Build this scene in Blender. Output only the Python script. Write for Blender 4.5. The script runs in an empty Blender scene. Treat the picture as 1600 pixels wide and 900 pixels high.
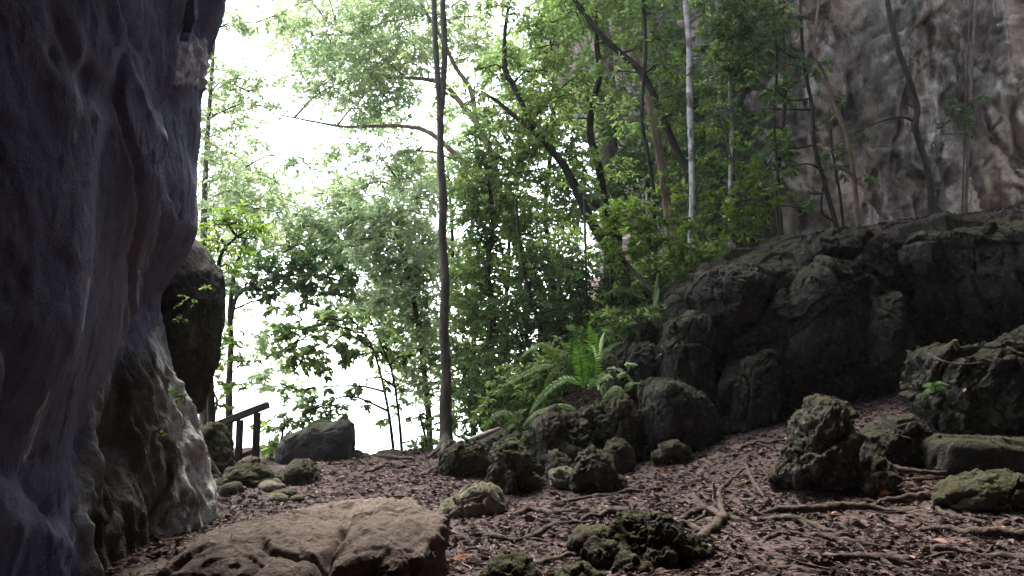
import bpy, math, random
import numpy as np
from mathutils import Vector

rng = np.random.default_rng(7)
random.seed(7)
SC = bpy.context.scene
COL = SC.collection

# ------------------------------------------------------------------ camera geometry
F = 1600 * 28.0 / 36.0
PITCH = math.atan(150.0 / F)
CAM = np.array([0.0, 0.0, 1.5])
FWD = np.array([0, math.cos(PITCH), math.sin(PITCH)])
UP = np.array([0, -math.sin(PITCH), math.cos(PITCH)])

def ray(px, py):
    return FWD + UP * ((450 - py) / F) + np.array([1.0, 0, 0]) * ((px - 800) / F)

def P(px, py, d):                       # the real point d metres ahead seen in that direction
    r = ray(px, py)
    return CAM + r * (d / r[1])

def proj(V):
    V = np.asarray(V, float) - CAM
    f = V @ FWD
    f = np.where(np.abs(f) < 1e-4, 1e-4, f)
    return 800 + F * V[..., 0] / f, 450 - F * (V @ UP) / f, f

# ------------------------------------------------------------------ noise
_pr = np.random.default_rng(3)
PERM = np.concatenate([_pr.permutation(256)] * 3)
GRAD = _pr.normal(size=(256, 3)); GRAD /= np.linalg.norm(GRAD, axis=1)[:, None]
JIT = _pr.random((256, 3))

def perlin(p):
    p = np.asarray(p, float)
    i = np.floor(p).astype(np.int64); f = p - i
    u = f * f * f * (f * (f * 6 - 15) + 10)
    i &= 255
    out = np.zeros(len(p))
    for a in (0, 1):
        wx = u[:, 0] if a else 1 - u[:, 0]
        pa = PERM[(i[:, 0] + a) & 255]
        for b in (0, 1):
            wy = u[:, 1] if b else 1 - u[:, 1]
            pb = PERM[(pa + i[:, 1] + b) & 255]
            for c in (0, 1):
                wz = u[:, 2] if c else 1 - u[:, 2]
                g = GRAD[PERM[(pb + i[:, 2] + c) & 255]]
                out += wx * wy * wz * (g[:, 0] * (f[:, 0] - a) + g[:, 1] * (f[:, 1] - b) + g[:, 2] * (f[:, 2] - c))
    return out * 1.5

def fbm(p, o=4, gain=0.5):
    s = np.zeros(len(p)); a = 1.0
    for k in range(o):
        s += a * perlin(p * (2.03 ** k) + 17.3 * k); a *= gain
    return s

def ridged(p, o=3):
    s = np.zeros(len(p)); a = 1.0
    for k in range(o):
        s += a * (1 - 2 * np.abs(perlin(p * (2.1 ** k) + 31.7 * k))); a *= 0.5
    return s

def worley(p):
    i = np.floor(p).astype(np.int64)
    f1 = np.full(len(p), 9.0); f2 = f1.copy()
    for a in (-1, 0, 1):
        for b in (-1, 0, 1):
            for c in (-1, 0, 1):
                q = i + np.array([a, b, c])
                h = PERM[(PERM[(PERM[q[:, 0] & 255] + q[:, 1]) & 255] + q[:, 2]) & 255]
                d = np.linalg.norm(q + JIT[h] - p, axis=1)
                n1 = np.minimum(f1, d); f2 = np.where(d < f1, f1, np.minimum(f2, d)); f1 = n1
    return f1, f2

def facet(p):                           # tilted plane per cell: angular broken rock
    i = np.floor(p).astype(np.int64)
    f1 = np.full(len(p), 9.0); f2 = f1.copy(); dv = np.zeros_like(p); hh = np.zeros(len(p), np.int64)
    for a in (-1, 0, 1):
        for b in (-1, 0, 1):
            for c in (-1, 0, 1):
                q = i + np.array([a, b, c])
                h = PERM[(PERM[(PERM[q[:, 0] & 255] + q[:, 1]) & 255] + q[:, 2]) & 255]
                dd = p - (q + JIT[h]); d = np.linalg.norm(dd, axis=1)
                k = d < f1
                f2 = np.where(k, f1, np.minimum(f2, d)); f1 = np.where(k, d, f1); dv[k] = dd[k]; hh[k] = h[k]
    return (dv * GRAD[hh]).sum(1) + 0.5 * (JIT[hh][:, 0] - 0.5), f2 - f1

def ss(a, b, x):
    t = np.clip((np.asarray(x, float) - a) / (b - a), 0, 1)
    return t * t * (3 - 2 * t)

# ------------------------------------------------------------------ mesh building
class MB:
    def __init__(s): s.v = []; s.f = []; s.n = 0
    def add(s, v, f):
        v = np.asarray(v, float).reshape(-1, 3); s.v.append(v)
        for q in (f if isinstance(f, list) else [f]):
            s.f.append(np.asarray(q, np.int64) + s.n)
        s.n += len(v)
    def verts(s): return np.concatenate(s.v) if s.v else np.zeros((0, 3))

def mesh_obj(name, V, faces, mat, parent=None, origin=None, smooth=True, attr=None):
    V = np.asarray(V, float)
    if parent is not None: off = np.array(parent.matrix_world.translation) if origin is None else origin
    else:
        off = np.array([V[:, 0].mean(), V[:, 1].mean(), V[:, 2].min()]) if origin is None else np.asarray(origin)
    me = bpy.data.meshes.new(name)
    V0 = V - off
    me.vertices.add(len(V0)); me.vertices.foreach_set('co', V0.astype(np.float32).ravel())
    faces = faces if isinstance(faces, list) else [faces]
    tot = np.concatenate([np.full(len(q), q.shape[1]) for q in faces])
    idx = np.concatenate([q.ravel() for q in faces])
    me.loops.add(len(idx)); me.loops.foreach_set('vertex_index', idx.astype(np.int32))
    me.polygons.add(len(tot))
    me.polygons.foreach_set('loop_start', np.concatenate([[0], np.cumsum(tot)[:-1]]).astype(np.int32))
    me.polygons.foreach_set('loop_total', tot.astype(np.int32))
    me.polygons.foreach_set('use_smooth', np.full(len(tot), smooth))
    if attr is not None:
        for k, a in attr.items():
            at = me.attributes.new(k, 'FLOAT', 'POINT'); at.data.foreach_set('value', np.asarray(a, np.float32))
    me.update(calc_edges=True); me.validate()
    me.materials.append(mat)
    o = bpy.data.objects.new(name, me); COL.objects.link(o)
    if parent is not None: o.parent = parent
    else: o.location = off
    bpy.context.view_layer.update()
    return o

def build(mb, name, mat, parent=None, **k):
    return mesh_obj(name, mb.verts(), mb.f, mat, parent, **k)

def tag(o, label=None, cat=None, group=None, kind=None):
    if label: o['label'] = label
    if cat: o['category'] = cat
    if group: o['group'] = group
    if kind: o['kind'] = kind
    return o

def thing(name, loc, label, cat, group=None):
    o = bpy.data.objects.new(name, None); COL.objects.link(o)
    o.location = loc; o.empty_display_size = 0.1
    tag(o, label, cat, group)
    bpy.context.view_layer.update()
    return o

def vnormals(V, f):
    n = np.zeros_like(V)
    for q in (f if isinstance(f, list) else [f]):
        fn = np.cross(V[q[:, 1]] - V[q[:, 0]], V[q[:, -1]] - V[q[:, 0]])
        for k in range(q.shape[1]): np.add.at(n, q[:, k], fn)
    return n / np.maximum(np.linalg.norm(n, axis=1), 1e-9)[:, None]

def catmull(pts, n):
    pts = np.asarray(pts, float)
    if len(pts) < 3:
        t = np.linspace(0, 1, n)[:, None]; return pts[0] * (1 - t) + pts[-1] * t
    q = np.vstack([2 * pts[0] - pts[1], pts, 2 * pts[-1] - pts[-2]])
    t = np.linspace(0, len(pts) - 1 - 1e-6, n); k = t.astype(int); u = (t - k)[:, None]
    a, b, c, d = q[k], q[k + 1], q[k + 2], q[k + 3]
    return 0.5 * (2 * b + (c - a) * u + (2 * a - 5 * b + 4 * c - d) * u ** 2 + (3 * b - a - 3 * c + d) * u ** 3)

def tube(mb, pts, rad, sides=7, n=None, bump=0.12, cap=True, freq=9.0):
    pts = np.asarray(pts, float); rad = np.asarray(rad, float) * np.ones(len(pts))
    if n is None: n = max(4, len(pts) * 4)
    C = catmull(pts, n); R = np.interp(np.linspace(0, 1, n), np.linspace(0, 1, len(rad)), rad)
    T = np.gradient(C, axis=0); T /= np.maximum(np.linalg.norm(T, axis=1), 1e-9)[:, None]
    ref = np.array([0.31, 0.77, 0.1]) if abs(T[0, 2]) > 0.8 else np.array([0, 0, 1.0])
    N = np.zeros_like(C); v = np.cross(T[0], ref); v /= np.linalg.norm(v)
    for k in range(n):
        v = v - T[k] * (v @ T[k]); v /= max(np.linalg.norm(v), 1e-9); N[k] = v
    B = np.cross(T, N)
    a = np.linspace(0, 2 * np.pi, sides, endpoint=False)
    dirs = N[:, None] * np.cos(a)[None, :, None] + B[:, None] * np.sin(a)[None, :, None]
    rr = np.repeat(R[:, None], sides, 1)
    if bump:
        q = (C[:, None] + dirs * R[:, None, None] * 2).reshape(-1, 3)
        rr = rr * (1 + bump * 2 * perlin(q * freq).reshape(n, sides))
    V = C[:, None] + dirs * rr[:, :, None]
    i = np.arange(n - 1)[:, None] * sides; j = np.arange(sides)[None]; j2 = (j + 1) % sides
    Q = np.stack([i + j, i + j2, i + sides + j2, i + sides + j], -1).reshape(-1, 4)
    V = V.reshape(-1, 3); fs = [Q]
    if cap:
        V = np.vstack([V, C[:1], C[-1:]]); b0 = n * sides
        t0 = np.stack([np.full(sides, b0), (np.arange(sides) + 1) % sides, np.arange(sides)], -1)
        e = (n - 1) * sides
        t1 = np.stack([np.full(sides, b0 + 1), e + np.arange(sides), e + (np.arange(sides) + 1) % sides], -1)
        fs.append(np.vstack([t0, t1]))
    mb.add(V, fs)
    return C, R

# ------------------------------------------------------------------ terrain
HX = [-3, -1.2, -0.4, 0.5, 2.0, 4.0, 7.0, 9.4, 20, 40]
HZ = [0.1, 0.25, 0.5, 1.0, 2.1, 3.7, 4.75, 5.1, 6.5, 8]
def gz_base(x, y):
    x = np.asarray(x, float); y = np.asarray(y, float)
    z = 0.02 * np.clip(y - 8, 0, 9) + 1.2 * ss(1, 7, x) * ss(6, 14, y)
    yy = y + 0.5 * np.sin(x * 1.3)
    drop = z - 14 * ss(16.4, 27, yy) + 0.1 * np.clip(y - 60, 0, 0)
    hill = np.interp(x, HX, HZ) + 0.13 * np.clip(y - 17, 0, 30) * ss(0, 3, x) - 0.28 * np.clip(y - 18.5, 0, 30) * (1 - ss(0, 4, x))
    k = ss(13.7, 16.2, y - 0.12 * np.clip(x - 2, 0, 6))
    hz = z * (1 - k) + np.maximum(hill, z * 0) * k
    s = ss(-1.5, 0.3, x - 0.06 * np.clip(y - 18, 0, 40))
    return drop * (1 - s) + hz * s
def gz(x, y):
    x = np.atleast_1d(np.asarray(x, float)); y = np.atleast_1d(np.asarray(y, float))
    x, y = np.broadcast_arrays(x, y)
    p = np.stack([x, y, np.zeros_like(x)], -1).reshape(-1, 3)
    n = 0.10 * perlin(p * 0.45 + 3) + 0.055 * fbm(p * 1.3, 3) + 0.02 * perlin(p * 5)
    return gz_base(x, y) + n.reshape(x.shape)
def gz1(x, y): return float(gz(x, y)[0])
def G(px, py):                          # where the ground is seen in that direction
    r = ray(px, py); t = np.linspace(3, 40, 900)
    Q = CAM + t[:, None] * r
    h = Q[:, 2] - gz(Q[:, 0], Q[:, 1])
    k = int(np.argmax(h < 0)) if (h < 0).any() else len(t) - 1
    return Q[k]

# ------------------------------------------------------------------ materials
def new_mat(name):
    m = bpy.data.materials.new(name); m.use_nodes = True
    nt = m.node_tree; nt.nodes.clear()
    return m, nt
def N(nt, typ, **k):
    n = nt.nodes.new(typ)
    for a, b in k.items():
        if a in n.inputs: n.inputs[a].default_value = b
        else: setattr(n, a, b)
    return n
def L(nt, a, b): nt.links.new(a, b)
def coords(nt, scale=(1, 1, 1), rot=(0, 0, 0)):
    g = N(nt, 'ShaderNodeNewGeometry')
    mp = N(nt, 'ShaderNodeMapping'); mp.inputs['Scale'].default_value = scale; mp.inputs['Rotation'].default_value = rot
    L(nt, g.outputs['Position'], mp.inputs['Vector']); return mp.outputs[0]
def noise(nt, vec, scale, detail=6, rough=0.6, dist=0.0):
    n = N(nt, 'ShaderNodeTexNoise'); n.inputs['Scale'].default_value = scale
    n.inputs['Detail'].default_value = detail; n.inputs['Roughness'].default_value = rough
    n.inputs['Distortion'].default_value = dist
    L(nt, vec, n.inputs['Vector']); return n.outputs['Fac']
def ramp(nt, fac, stops):
    r = N(nt, 'ShaderNodeValToRGB'); el = r.color_ramp.elements
    while len(el) > 1: el.remove(el[-1])
    el[0].position = stops[0][0]; el[0].color = (*stops[0][1], 1)
    for p, c in stops[1:]:
        e = el.new(p); e.color = (*c, 1)
    L(nt, fac, r.inputs[0]); return r.outputs[0]
def mix(nt, fac, a, b, blend='MIX'):
    m = N(nt, 'ShaderNodeMix', data_type='RGBA', blend_type=blend)
    if hasattr(fac, 'links'): L(nt, fac, m.inputs[0])
    else: m.inputs[0].default_value = fac
    for s, v in ((6, a), (7, b)):
        if hasattr(v, 'links'): L(nt, v, m.inputs[s])
        else: m.inputs[s].default_value = (*v, 1)
    return m.outputs[2]
def math_(nt, op, a, b=0.5, clamp=False):
    m = N(nt, 'ShaderNodeMath', operation=op, use_clamp=clamp)
    for s, v in ((0, a), (1, b)):
        if hasattr(v, 'links'): L(nt, v, m.inputs[s])
        else: m.inputs[s].default_value = v
    return m.outputs[0]
def finish(nt, col, rough=0.9, bumps=(), spec=0.25):
    b = N(nt, 'ShaderNodeBsdfPrincipled'); o = N(nt, 'ShaderNodeOutputMaterial')
    L(nt, col, b.inputs['Base Color'])
    if hasattr(rough, 'links'): L(nt, rough, b.inputs['Roughness'])
    else: b.inputs['Roughness'].default_value = rough
    b.inputs['Specular IOR Level'].default_value = spec
    prev = None
    for h, dist in bumps:
        bp = N(nt, 'ShaderNodeBump'); bp.inputs['Distance'].default_value = dist; bp.inputs['Strength'].default_value = 1.0
        L(nt, h, bp.inputs['Height'])
        if prev is not None: L(nt, prev, bp.inputs['Normal'])
        prev = bp.outputs[0]
    if prev is not None: L(nt, prev, b.inputs['Normal'])
    L(nt, b.outputs[0], o.inputs[0])
    return b

def rock_mat(name, dark, mid, light, moss=0.0, mosscol=(0.05, 0.06, 0.018), scale=1.0, stretch=(1, 1, 1), rot=(0, 0, 0), bump=0.03, speck=0.25):
    m, nt = new_mat(name)
    v = coords(nt, stretch, rot); v0 = coords(nt)
    n1 = noise(nt, v, 1.3 * scale, 8, 0.65, 0.4); n2 = noise(nt, v0, 14 * scale, 6, 0.7)
    c = ramp(nt, n1, [(0.28, dark), (0.48, mid), (0.62, mid), (0.78, light)])
    c = mix(nt, math_(nt, 'MULTIPLY', ramp(nt, n2, [(0.56, (0, 0, 0)), (0.68, (1, 1, 1))]), speck), c, light)
    c = mix(nt, math_(nt, 'MULTIPLY', ramp(nt, n2, [(0.34, (1, 1, 1)), (0.46, (0, 0, 0))]), 0.6), c, dark)
    if moss:
        g = N(nt, 'ShaderNodeNewGeometry'); sp = N(nt, 'ShaderNodeSeparateXYZ'); L(nt, g.outputs['Normal'], sp.inputs[0])
        nm = noise(nt, v0, 3.2, 7, 0.7)
        f = math_(nt, 'ADD', math_(nt, 'MULTIPLY', sp.outputs[2], 0.45), nm)
        f = ramp(nt, f, [(0.80 - 0.38 * moss, (0, 0, 0)), (0.93 - 0.38 * moss, (1, 1, 1))])
        mc = ramp(nt, noise(nt, v0, 30, 4), [(0.3, tuple(x * 0.5 for x in mosscol)), (0.7, tuple(x * 1.5 for x in mosscol))])
        c = mix(nt, math_(nt, 'MULTIPLY', f, 0.85), c, mc)
    finish(nt, c, 0.92, [(n1, bump * 2), (n2, bump), (noise(nt, v0, 60 * scale, 3), bump * 0.25)], 0.2)
    return m

M = {}
M['mossy'] = rock_mat('mossy limestone', (0.015, 0.014, 0.012), (0.056, 0.053, 0.043), (0.36, 0.335, 0.275), moss=0.4, mosscol=(0.052, 0.046, 0.02), bump=0.05, speck=0.5)
M['verymossy'] = rock_mat('moss covered rock', (0.02, 0.02, 0.014), (0.06, 0.06, 0.042), (0.27, 0.255, 0.19), moss=0.7, mosscol=(0.058, 0.054, 0.024), bump=0.06, speck=0.4)
M['outcrop'] = rock_mat('dark outcrop rock', (0.010, 0.010, 0.009), (0.042, 0.040, 0.033), (0.23, 0.21, 0.175), moss=0.22, mosscol=(0.045, 0.042, 0.02), speck=0.5, bump=0.06)
M['pale'] = rock_mat('pale pitted rock', (0.07, 0.062, 0.05), (0.24, 0.22, 0.18), (0.55, 0.51, 0.43), moss=0.2, mosscol=(0.09, 0.09, 0.035), bump=0.05, speck=0.5)
M['grey'] = rock_mat('bare grey rock', (0.035, 0.034, 0.032), (0.085, 0.083, 0.077), (0.30, 0.29, 0.27), moss=0.3, mosscol=(0.05, 0.052, 0.024), bump=0.05, speck=0.35)
M['slab'] = rock_mat('brown slab rock', (0.06, 0.045, 0.037), (0.195, 0.147, 0.120), (0.40, 0.35, 0.30), scale=1.6, bump=0.035, speck=0.55)
M['stump'] = rock_mat('mossy stump', (0.012, 0.010, 0.007), (0.042, 0.035, 0.024), (0.2, 0.165, 0.11), moss=0.2, mosscol=(0.055, 0.052, 0.02), bump=0.05)
M['flow'] = rock_mat('pale flowstone', (0.12, 0.11, 0.10), (0.33, 0.31, 0.28), (0.62, 0.60, 0.56), scale=1.6, stretch=(1.6, 1.6, 0.45), bump=0.04, speck=0.5)

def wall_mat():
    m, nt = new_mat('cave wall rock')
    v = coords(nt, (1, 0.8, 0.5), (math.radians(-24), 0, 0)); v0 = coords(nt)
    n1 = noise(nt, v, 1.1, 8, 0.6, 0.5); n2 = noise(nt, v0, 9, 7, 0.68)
    c = ramp(nt, n1, [(0.32, (0.078, 0.075, 0.108)), (0.42, (0.13, 0.126, 0.186)), (0.52, (0.14, 0.137, 0.198)), (0.56, (0.18, 0.174, 0.235)), (0.70, (0.20, 0.19, 0.24)), (0.82, (0.26, 0.25, 0.27))])  # blue cast of the lens glare is put into the rock colour
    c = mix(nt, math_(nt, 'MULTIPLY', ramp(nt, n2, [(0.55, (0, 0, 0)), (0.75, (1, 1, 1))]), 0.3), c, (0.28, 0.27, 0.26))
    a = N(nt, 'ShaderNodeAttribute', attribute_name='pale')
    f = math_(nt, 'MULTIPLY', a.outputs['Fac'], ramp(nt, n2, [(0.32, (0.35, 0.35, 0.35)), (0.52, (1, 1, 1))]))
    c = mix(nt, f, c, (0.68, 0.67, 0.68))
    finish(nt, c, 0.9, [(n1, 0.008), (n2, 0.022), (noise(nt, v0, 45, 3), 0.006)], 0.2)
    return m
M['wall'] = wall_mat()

def cliff_mat():
    m, nt = new_mat('limestone cliff')
    v = coords(nt, (1, 1, 0.33)); v0 = coords(nt); vs = coords(nt, (1.6, 1.6, 0.12))
    n1 = noise(nt, v, 0.55, 8, 0.6, 0.6); n2 = noise(nt, v0, 6, 8, 0.72, 0.2)
    vs2 = coords(nt, (1, 1, 0.10)); n3 = noise(nt, vs2, 1.5, 7, 0.62, 0.25); n4 = noise(nt, vs2, 2.6, 7, 0.65, 0.3)
    n5 = noise(nt, coords(nt, (1, 1, 0.5)), 1.9, 9, 0.7, 0.3)
    c = ramp(nt, n1, [(0.30, (0.10, 0.09, 0.082)), (0.45, (0.19, 0.162, 0.142)), (0.56, (0.30, 0.235, 0.195)), (0.66, (0.28, 0.23, 0.195)), (0.76, (0.38, 0.345, 0.315))])
    c = mix(nt, ramp(nt, n5, [(0.52, (0, 0, 0)), (0.66, (0.75, 0.75, 0.75))]), c, (0.43, 0.39, 0.355))
    c = mix(nt, ramp(nt, n4, [(0.56, (0, 0, 0)), (0.66, (0.7, 0.7, 0.7))]), c, (0.52, 0.485, 0.45))
    c = mix(nt, ramp(nt, n3, [(0.36, (0.85, 0.85, 0.85)), (0.47, (0, 0, 0))]), c, (0.045, 0.043, 0.041))
    c = mix(nt, math_(nt, 'MULTIPLY', ramp(nt, n2, [(0.38, (1, 1, 1)), (0.46, (0, 0, 0))]), 0.55), c, (0.05, 0.048, 0.042))
    finish(nt, c, 0.92, [(n4, 0.08), (n5, 0.12), (n2, 0.06), (noise(nt, v0, 34, 4), 0.015)], 0.2)
    return m
M['cliff'] = cliff_mat()

def soil_mat():
    m, nt = new_mat('leafy soil')
    v = coords(nt)
    n1 = noise(nt, v, 2.0, 6); 
    vo = N(nt, 'ShaderNodeTexVoronoi'); vo.inputs['Scale'].default_value = 16; L(nt, v, vo.inputs['Vector'])
    sp = N(nt, 'ShaderNodeSeparateColor'); L(nt, vo.outputs['Color'], sp.inputs[0])
    c = ramp(nt, sp.outputs[0], [(0.0, (0.032, 0.021, 0.019)), (0.5, (0.065, 0.042, 0.038)), (0.85, (0.11, 0.072, 0.063)), (1.0, (0.17, 0.12, 0.10))])
    c = mix(nt, ramp(nt, n1, [(0.4, (0.7, 0.7, 0.7)), (0.6, (0, 0, 0))]), c, (0.05, 0.034, 0.028))
    finish(nt, c, 0.95, [(n1, 0.04), (vo.outputs['Distance'], 0.03)], 0.2)
    return m
M['soil'] = soil_mat()

def leaf_mat(name, dark, mid, light, trans=0.45, rough=0.45, tcol=None, odd=None, spec=0.35):
    m, nt = new_mat(name)
    g = N(nt, 'ShaderNodeNewGeometry')
    st = [(0.0, dark), (0.5, mid), (0.93, light)]
    if odd: st += [(0.975, light), (0.985, odd)]
    c = ramp(nt, g.outputs['Random Per Island'], st)
    b = N(nt, 'ShaderNodeBsdfPrincipled'); L(nt, c, b.inputs['Base Color'])
    b.inputs['Roughness'].default_value = rough; b.inputs['Specular IOR Level'].default_value = spec
    t = N(nt, 'ShaderNodeBsdfTranslucent')
    tc = mix(nt, 1.0, c, tcol or (1.5, 1.75, 0.75), 'MULTIPLY'); L(nt, tc, t.inputs[0])
    mx = N(nt, 'ShaderNodeMixShader'); mx.inputs[0].default_value = trans
    L(nt, b.outputs[0], mx.inputs[1]); L(nt, t.outputs[0], mx.inputs[2])
    o = N(nt, 'ShaderNodeOutputMaterial'); L(nt, mx.outputs[0], o.inputs[0])
    return m
M['leaf_mid'] = leaf_mat('mid green leaf', (0.06, 0.097, 0.038), (0.10, 0.155, 0.055), (0.145, 0.205, 0.075), 0.58, tcol=(2.0, 2.0, 1.4), odd=(0.19, 0.17, 0.06))
M['leaf_dark'] = leaf_mat('dark green leaf', (0.038, 0.064, 0.03), (0.06, 0.10, 0.042), (0.09, 0.135, 0.052), 0.5, tcol=(1.9, 2.0, 1.2), odd=(0.12, 0.09, 0.04))
M['leaf_pale'] = leaf_mat('pale green leaf', (0.13, 0.175, 0.10), (0.18, 0.235, 0.125), (0.235, 0.29, 0.155), 0.68, tcol=(2.4, 2.3, 2.2), odd=(0.25, 0.23, 0.1))  # milky glare over the far crowns is put into this leaf colour
M['leaf_lime'] = leaf_mat('lime green leaf', (0.08, 0.135, 0.032), (0.12, 0.19, 0.045), (0.165, 0.235, 0.058), 0.55, tcol=(1.9, 1.9, 1.0))
M['leaf_yellow'] = leaf_mat('yellow green leaf', (0.06, 0.098, 0.025), (0.10, 0.145, 0.034), (0.16, 0.2, 0.05), 0.45, odd=(0.28, 0.24, 0.06))
M['fern'] = leaf_mat('fern green', (0.06, 0.13, 0.025), (0.085, 0.17, 0.034), (0.12, 0.22, 0.045), 0.45)
M['litter'] = leaf_mat('fallen leaf', (0.018, 0.011, 0.0105), (0.053, 0.033, 0.032), (0.122, 0.078, 0.071), 0.06, 0.6, (1.2, 0.9, 0.6), odd=(0.26, 0.16, 0.12), spec=0.12)
M['orange'] = leaf_mat('orange fallen leaf', (0.35, 0.15, 0.07), (0.42, 0.19, 0.09), (0.48, 0.26, 0.15), 0.1, 0.5, (1.2, 0.9, 0.6))

def bark_mat(name, dark, light, sc=6, stretch=0.3, patch=None):
    m, nt = new_mat(name)
    v = coords(nt, (1, 1, stretch)); v0 = coords(nt)
    n1 = noise(nt, v, sc, 8, 0.65, 0.3); n2 = noise(nt, v0, 3, 5)
    c = ramp(nt, n1, [(0.32, dark), (0.65, light)])
    if patch: c = mix(nt, ramp(nt, n2, [(0.5, (0, 0, 0)), (0.62, (1, 1, 1))]), c, patch)
    n3 = noise(nt, coords(nt), 5, 6, 0.7)
    c = mix(nt, math_(nt, 'MULTIPLY', ramp(nt, n3, [(0.56, (0, 0, 0)), (0.64, (1, 1, 1))]), 0.55), c, tuple(min(0.6, x * 1.45) for x in light))
    finish(nt, c, 0.9, [(n1, 0.05), (n3, 0.02)], 0.2)
    return m
M['bark_dark'] = bark_mat('dark bark', (0.014, 0.012, 0.010), (0.05, 0.043, 0.035), patch=(0.034, 0.036, 0.024))
M['bark_grey'] = bark_mat('grey bark', (0.035, 0.029, 0.025), (0.13, 0.108, 0.088), 9, patch=(0.075, 0.078, 0.055))
M['bark_brown'] = bark_mat('brown bark', (0.08, 0.055, 0.04), (0.22, 0.16, 0.12))
M['bark_white'] = bark_mat('white bark', (0.22, 0.21, 0.19), (0.62, 0.60, 0.56), 4, 1.6, patch=(0.14, 0.13, 0.11))
M['root'] = bark_mat('root bark', (0.03, 0.021, 0.017), (0.115, 0.083, 0.066), 14, 1, patch=(0.07, 0.06, 0.035))
M['wood'] = bark_mat('weathered wood', (0.025, 0.022, 0.02), (0.07, 0.06, 0.052), 9, 0.2)
M['palewood'] = bark_mat('pale dead wood', (0.2, 0.15, 0.11), (0.42, 0.34, 0.27), 9, 1)

# ------------------------------------------------------------------ setting
def ground():
    xs = np.concatenate([np.linspace(-200, -14, 18), np.linspace(-13, 13, 330), np.linspace(13.5, 200, 22)])
    ys = np.concatenate([np.linspace(-12, 3.5, 24), np.linspace(3.6, 19, 300), np.linspace(19.3, 40, 60), np.linspace(44, 300, 18)])
    X, Y = np.meshgrid(xs, ys)
    Z = gz(X, Y)
    Z = np.where(Y > 70, np.minimum(Z, -14.2), Z); Z = np.where((np.abs(X) > 60), np.minimum(Z, -14.2), Z)
    V = np.stack([X, Y, Z], -1).reshape(-1, 3)
    n, m = len(ys), len(xs)
    i = np.arange(n - 1)[:, None] * m; j = np.arange(m - 1)[None]
    Q = np.stack([i + j, i + j + 1, i + m + j + 1, i + m + j], -1).reshape(-1, 4)
    tag(mesh_obj('forest_floor', V, Q, M['soil'], origin=(0, 0, 0)), kind='structure')
ground()

def water():
    m, nt = new_mat('bay water')
    v = coords(nt, (1, 1, 1)); b = N(nt, 'ShaderNodeBsdfPrincipled'); o = N(nt, 'ShaderNodeOutputMaterial')
    b.inputs['Base Color'].default_value = (0.10, 0.13, 0.13, 1); b.inputs['Roughness'].default_value = 0.15
    bp = N(nt, 'ShaderNodeBump'); bp.inputs['Distance'].default_value = 0.1; bp.inputs['Strength'].default_value = 0.3
    L(nt, noise(nt, v, 0.6, 3), bp.inputs['Height']); L(nt, bp.outputs[0], b.inputs['Normal']); L(nt, b.outputs[0], o.inputs[0])
    V = [(-5000, 20, -12.5), (5000, 20, -12.5), (5000, 7800, -12.5), (-5000, 7800, -12.5)]
    tag(mesh_obj('water', V, np.array([[0, 1, 2, 3]]), m, origin=(0, 0, -12.5)), kind='structure')
water()

# ------------------------------------------------------------------ cave wall on the left, with roof
def polyline_u(v, pts):                 # u as a function of v
    pts = sorted(pts, key=lambda q: q[1]); return np.interp(v, [q[1] for q in pts], [q[0] for q in pts])
def in_poly(u, v, poly):
    c = np.zeros(len(u), bool); n = len(poly)
    for k in range(n):
        (x1, y1), (x2, y2) = poly[k], poly[(k + 1) % n]
        cond = ((y1 > v) != (y2 > v)) & (u < (x2 - x1) * (v - y1) / ((y2 - y1) or 1e-9) + x1)
        c ^= cond
    return c
SIL = [(400, -400), (362, -150), (343, 0), (335, 40), (326, 75), (319, 100), (317, 150), (314, 200), (308, 260), (309, 330), (306, 370), (290, 405), (268, 435), (250, 462), (249, 490), (258, 540), (270, 600), (284, 650), (300, 705), (318, 765), (325, 800), (328, 840), (330, 900)]
def grid_faces(n, m):
    i = np.arange(n - 1)[:, None] * m; j = np.arange(m - 1)[None]
    return np.stack([i + j, i + j + 1, i + m + j + 1, i + m + j], -1).reshape(-1, 4)

def u_(V):
    return proj(V)

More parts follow.
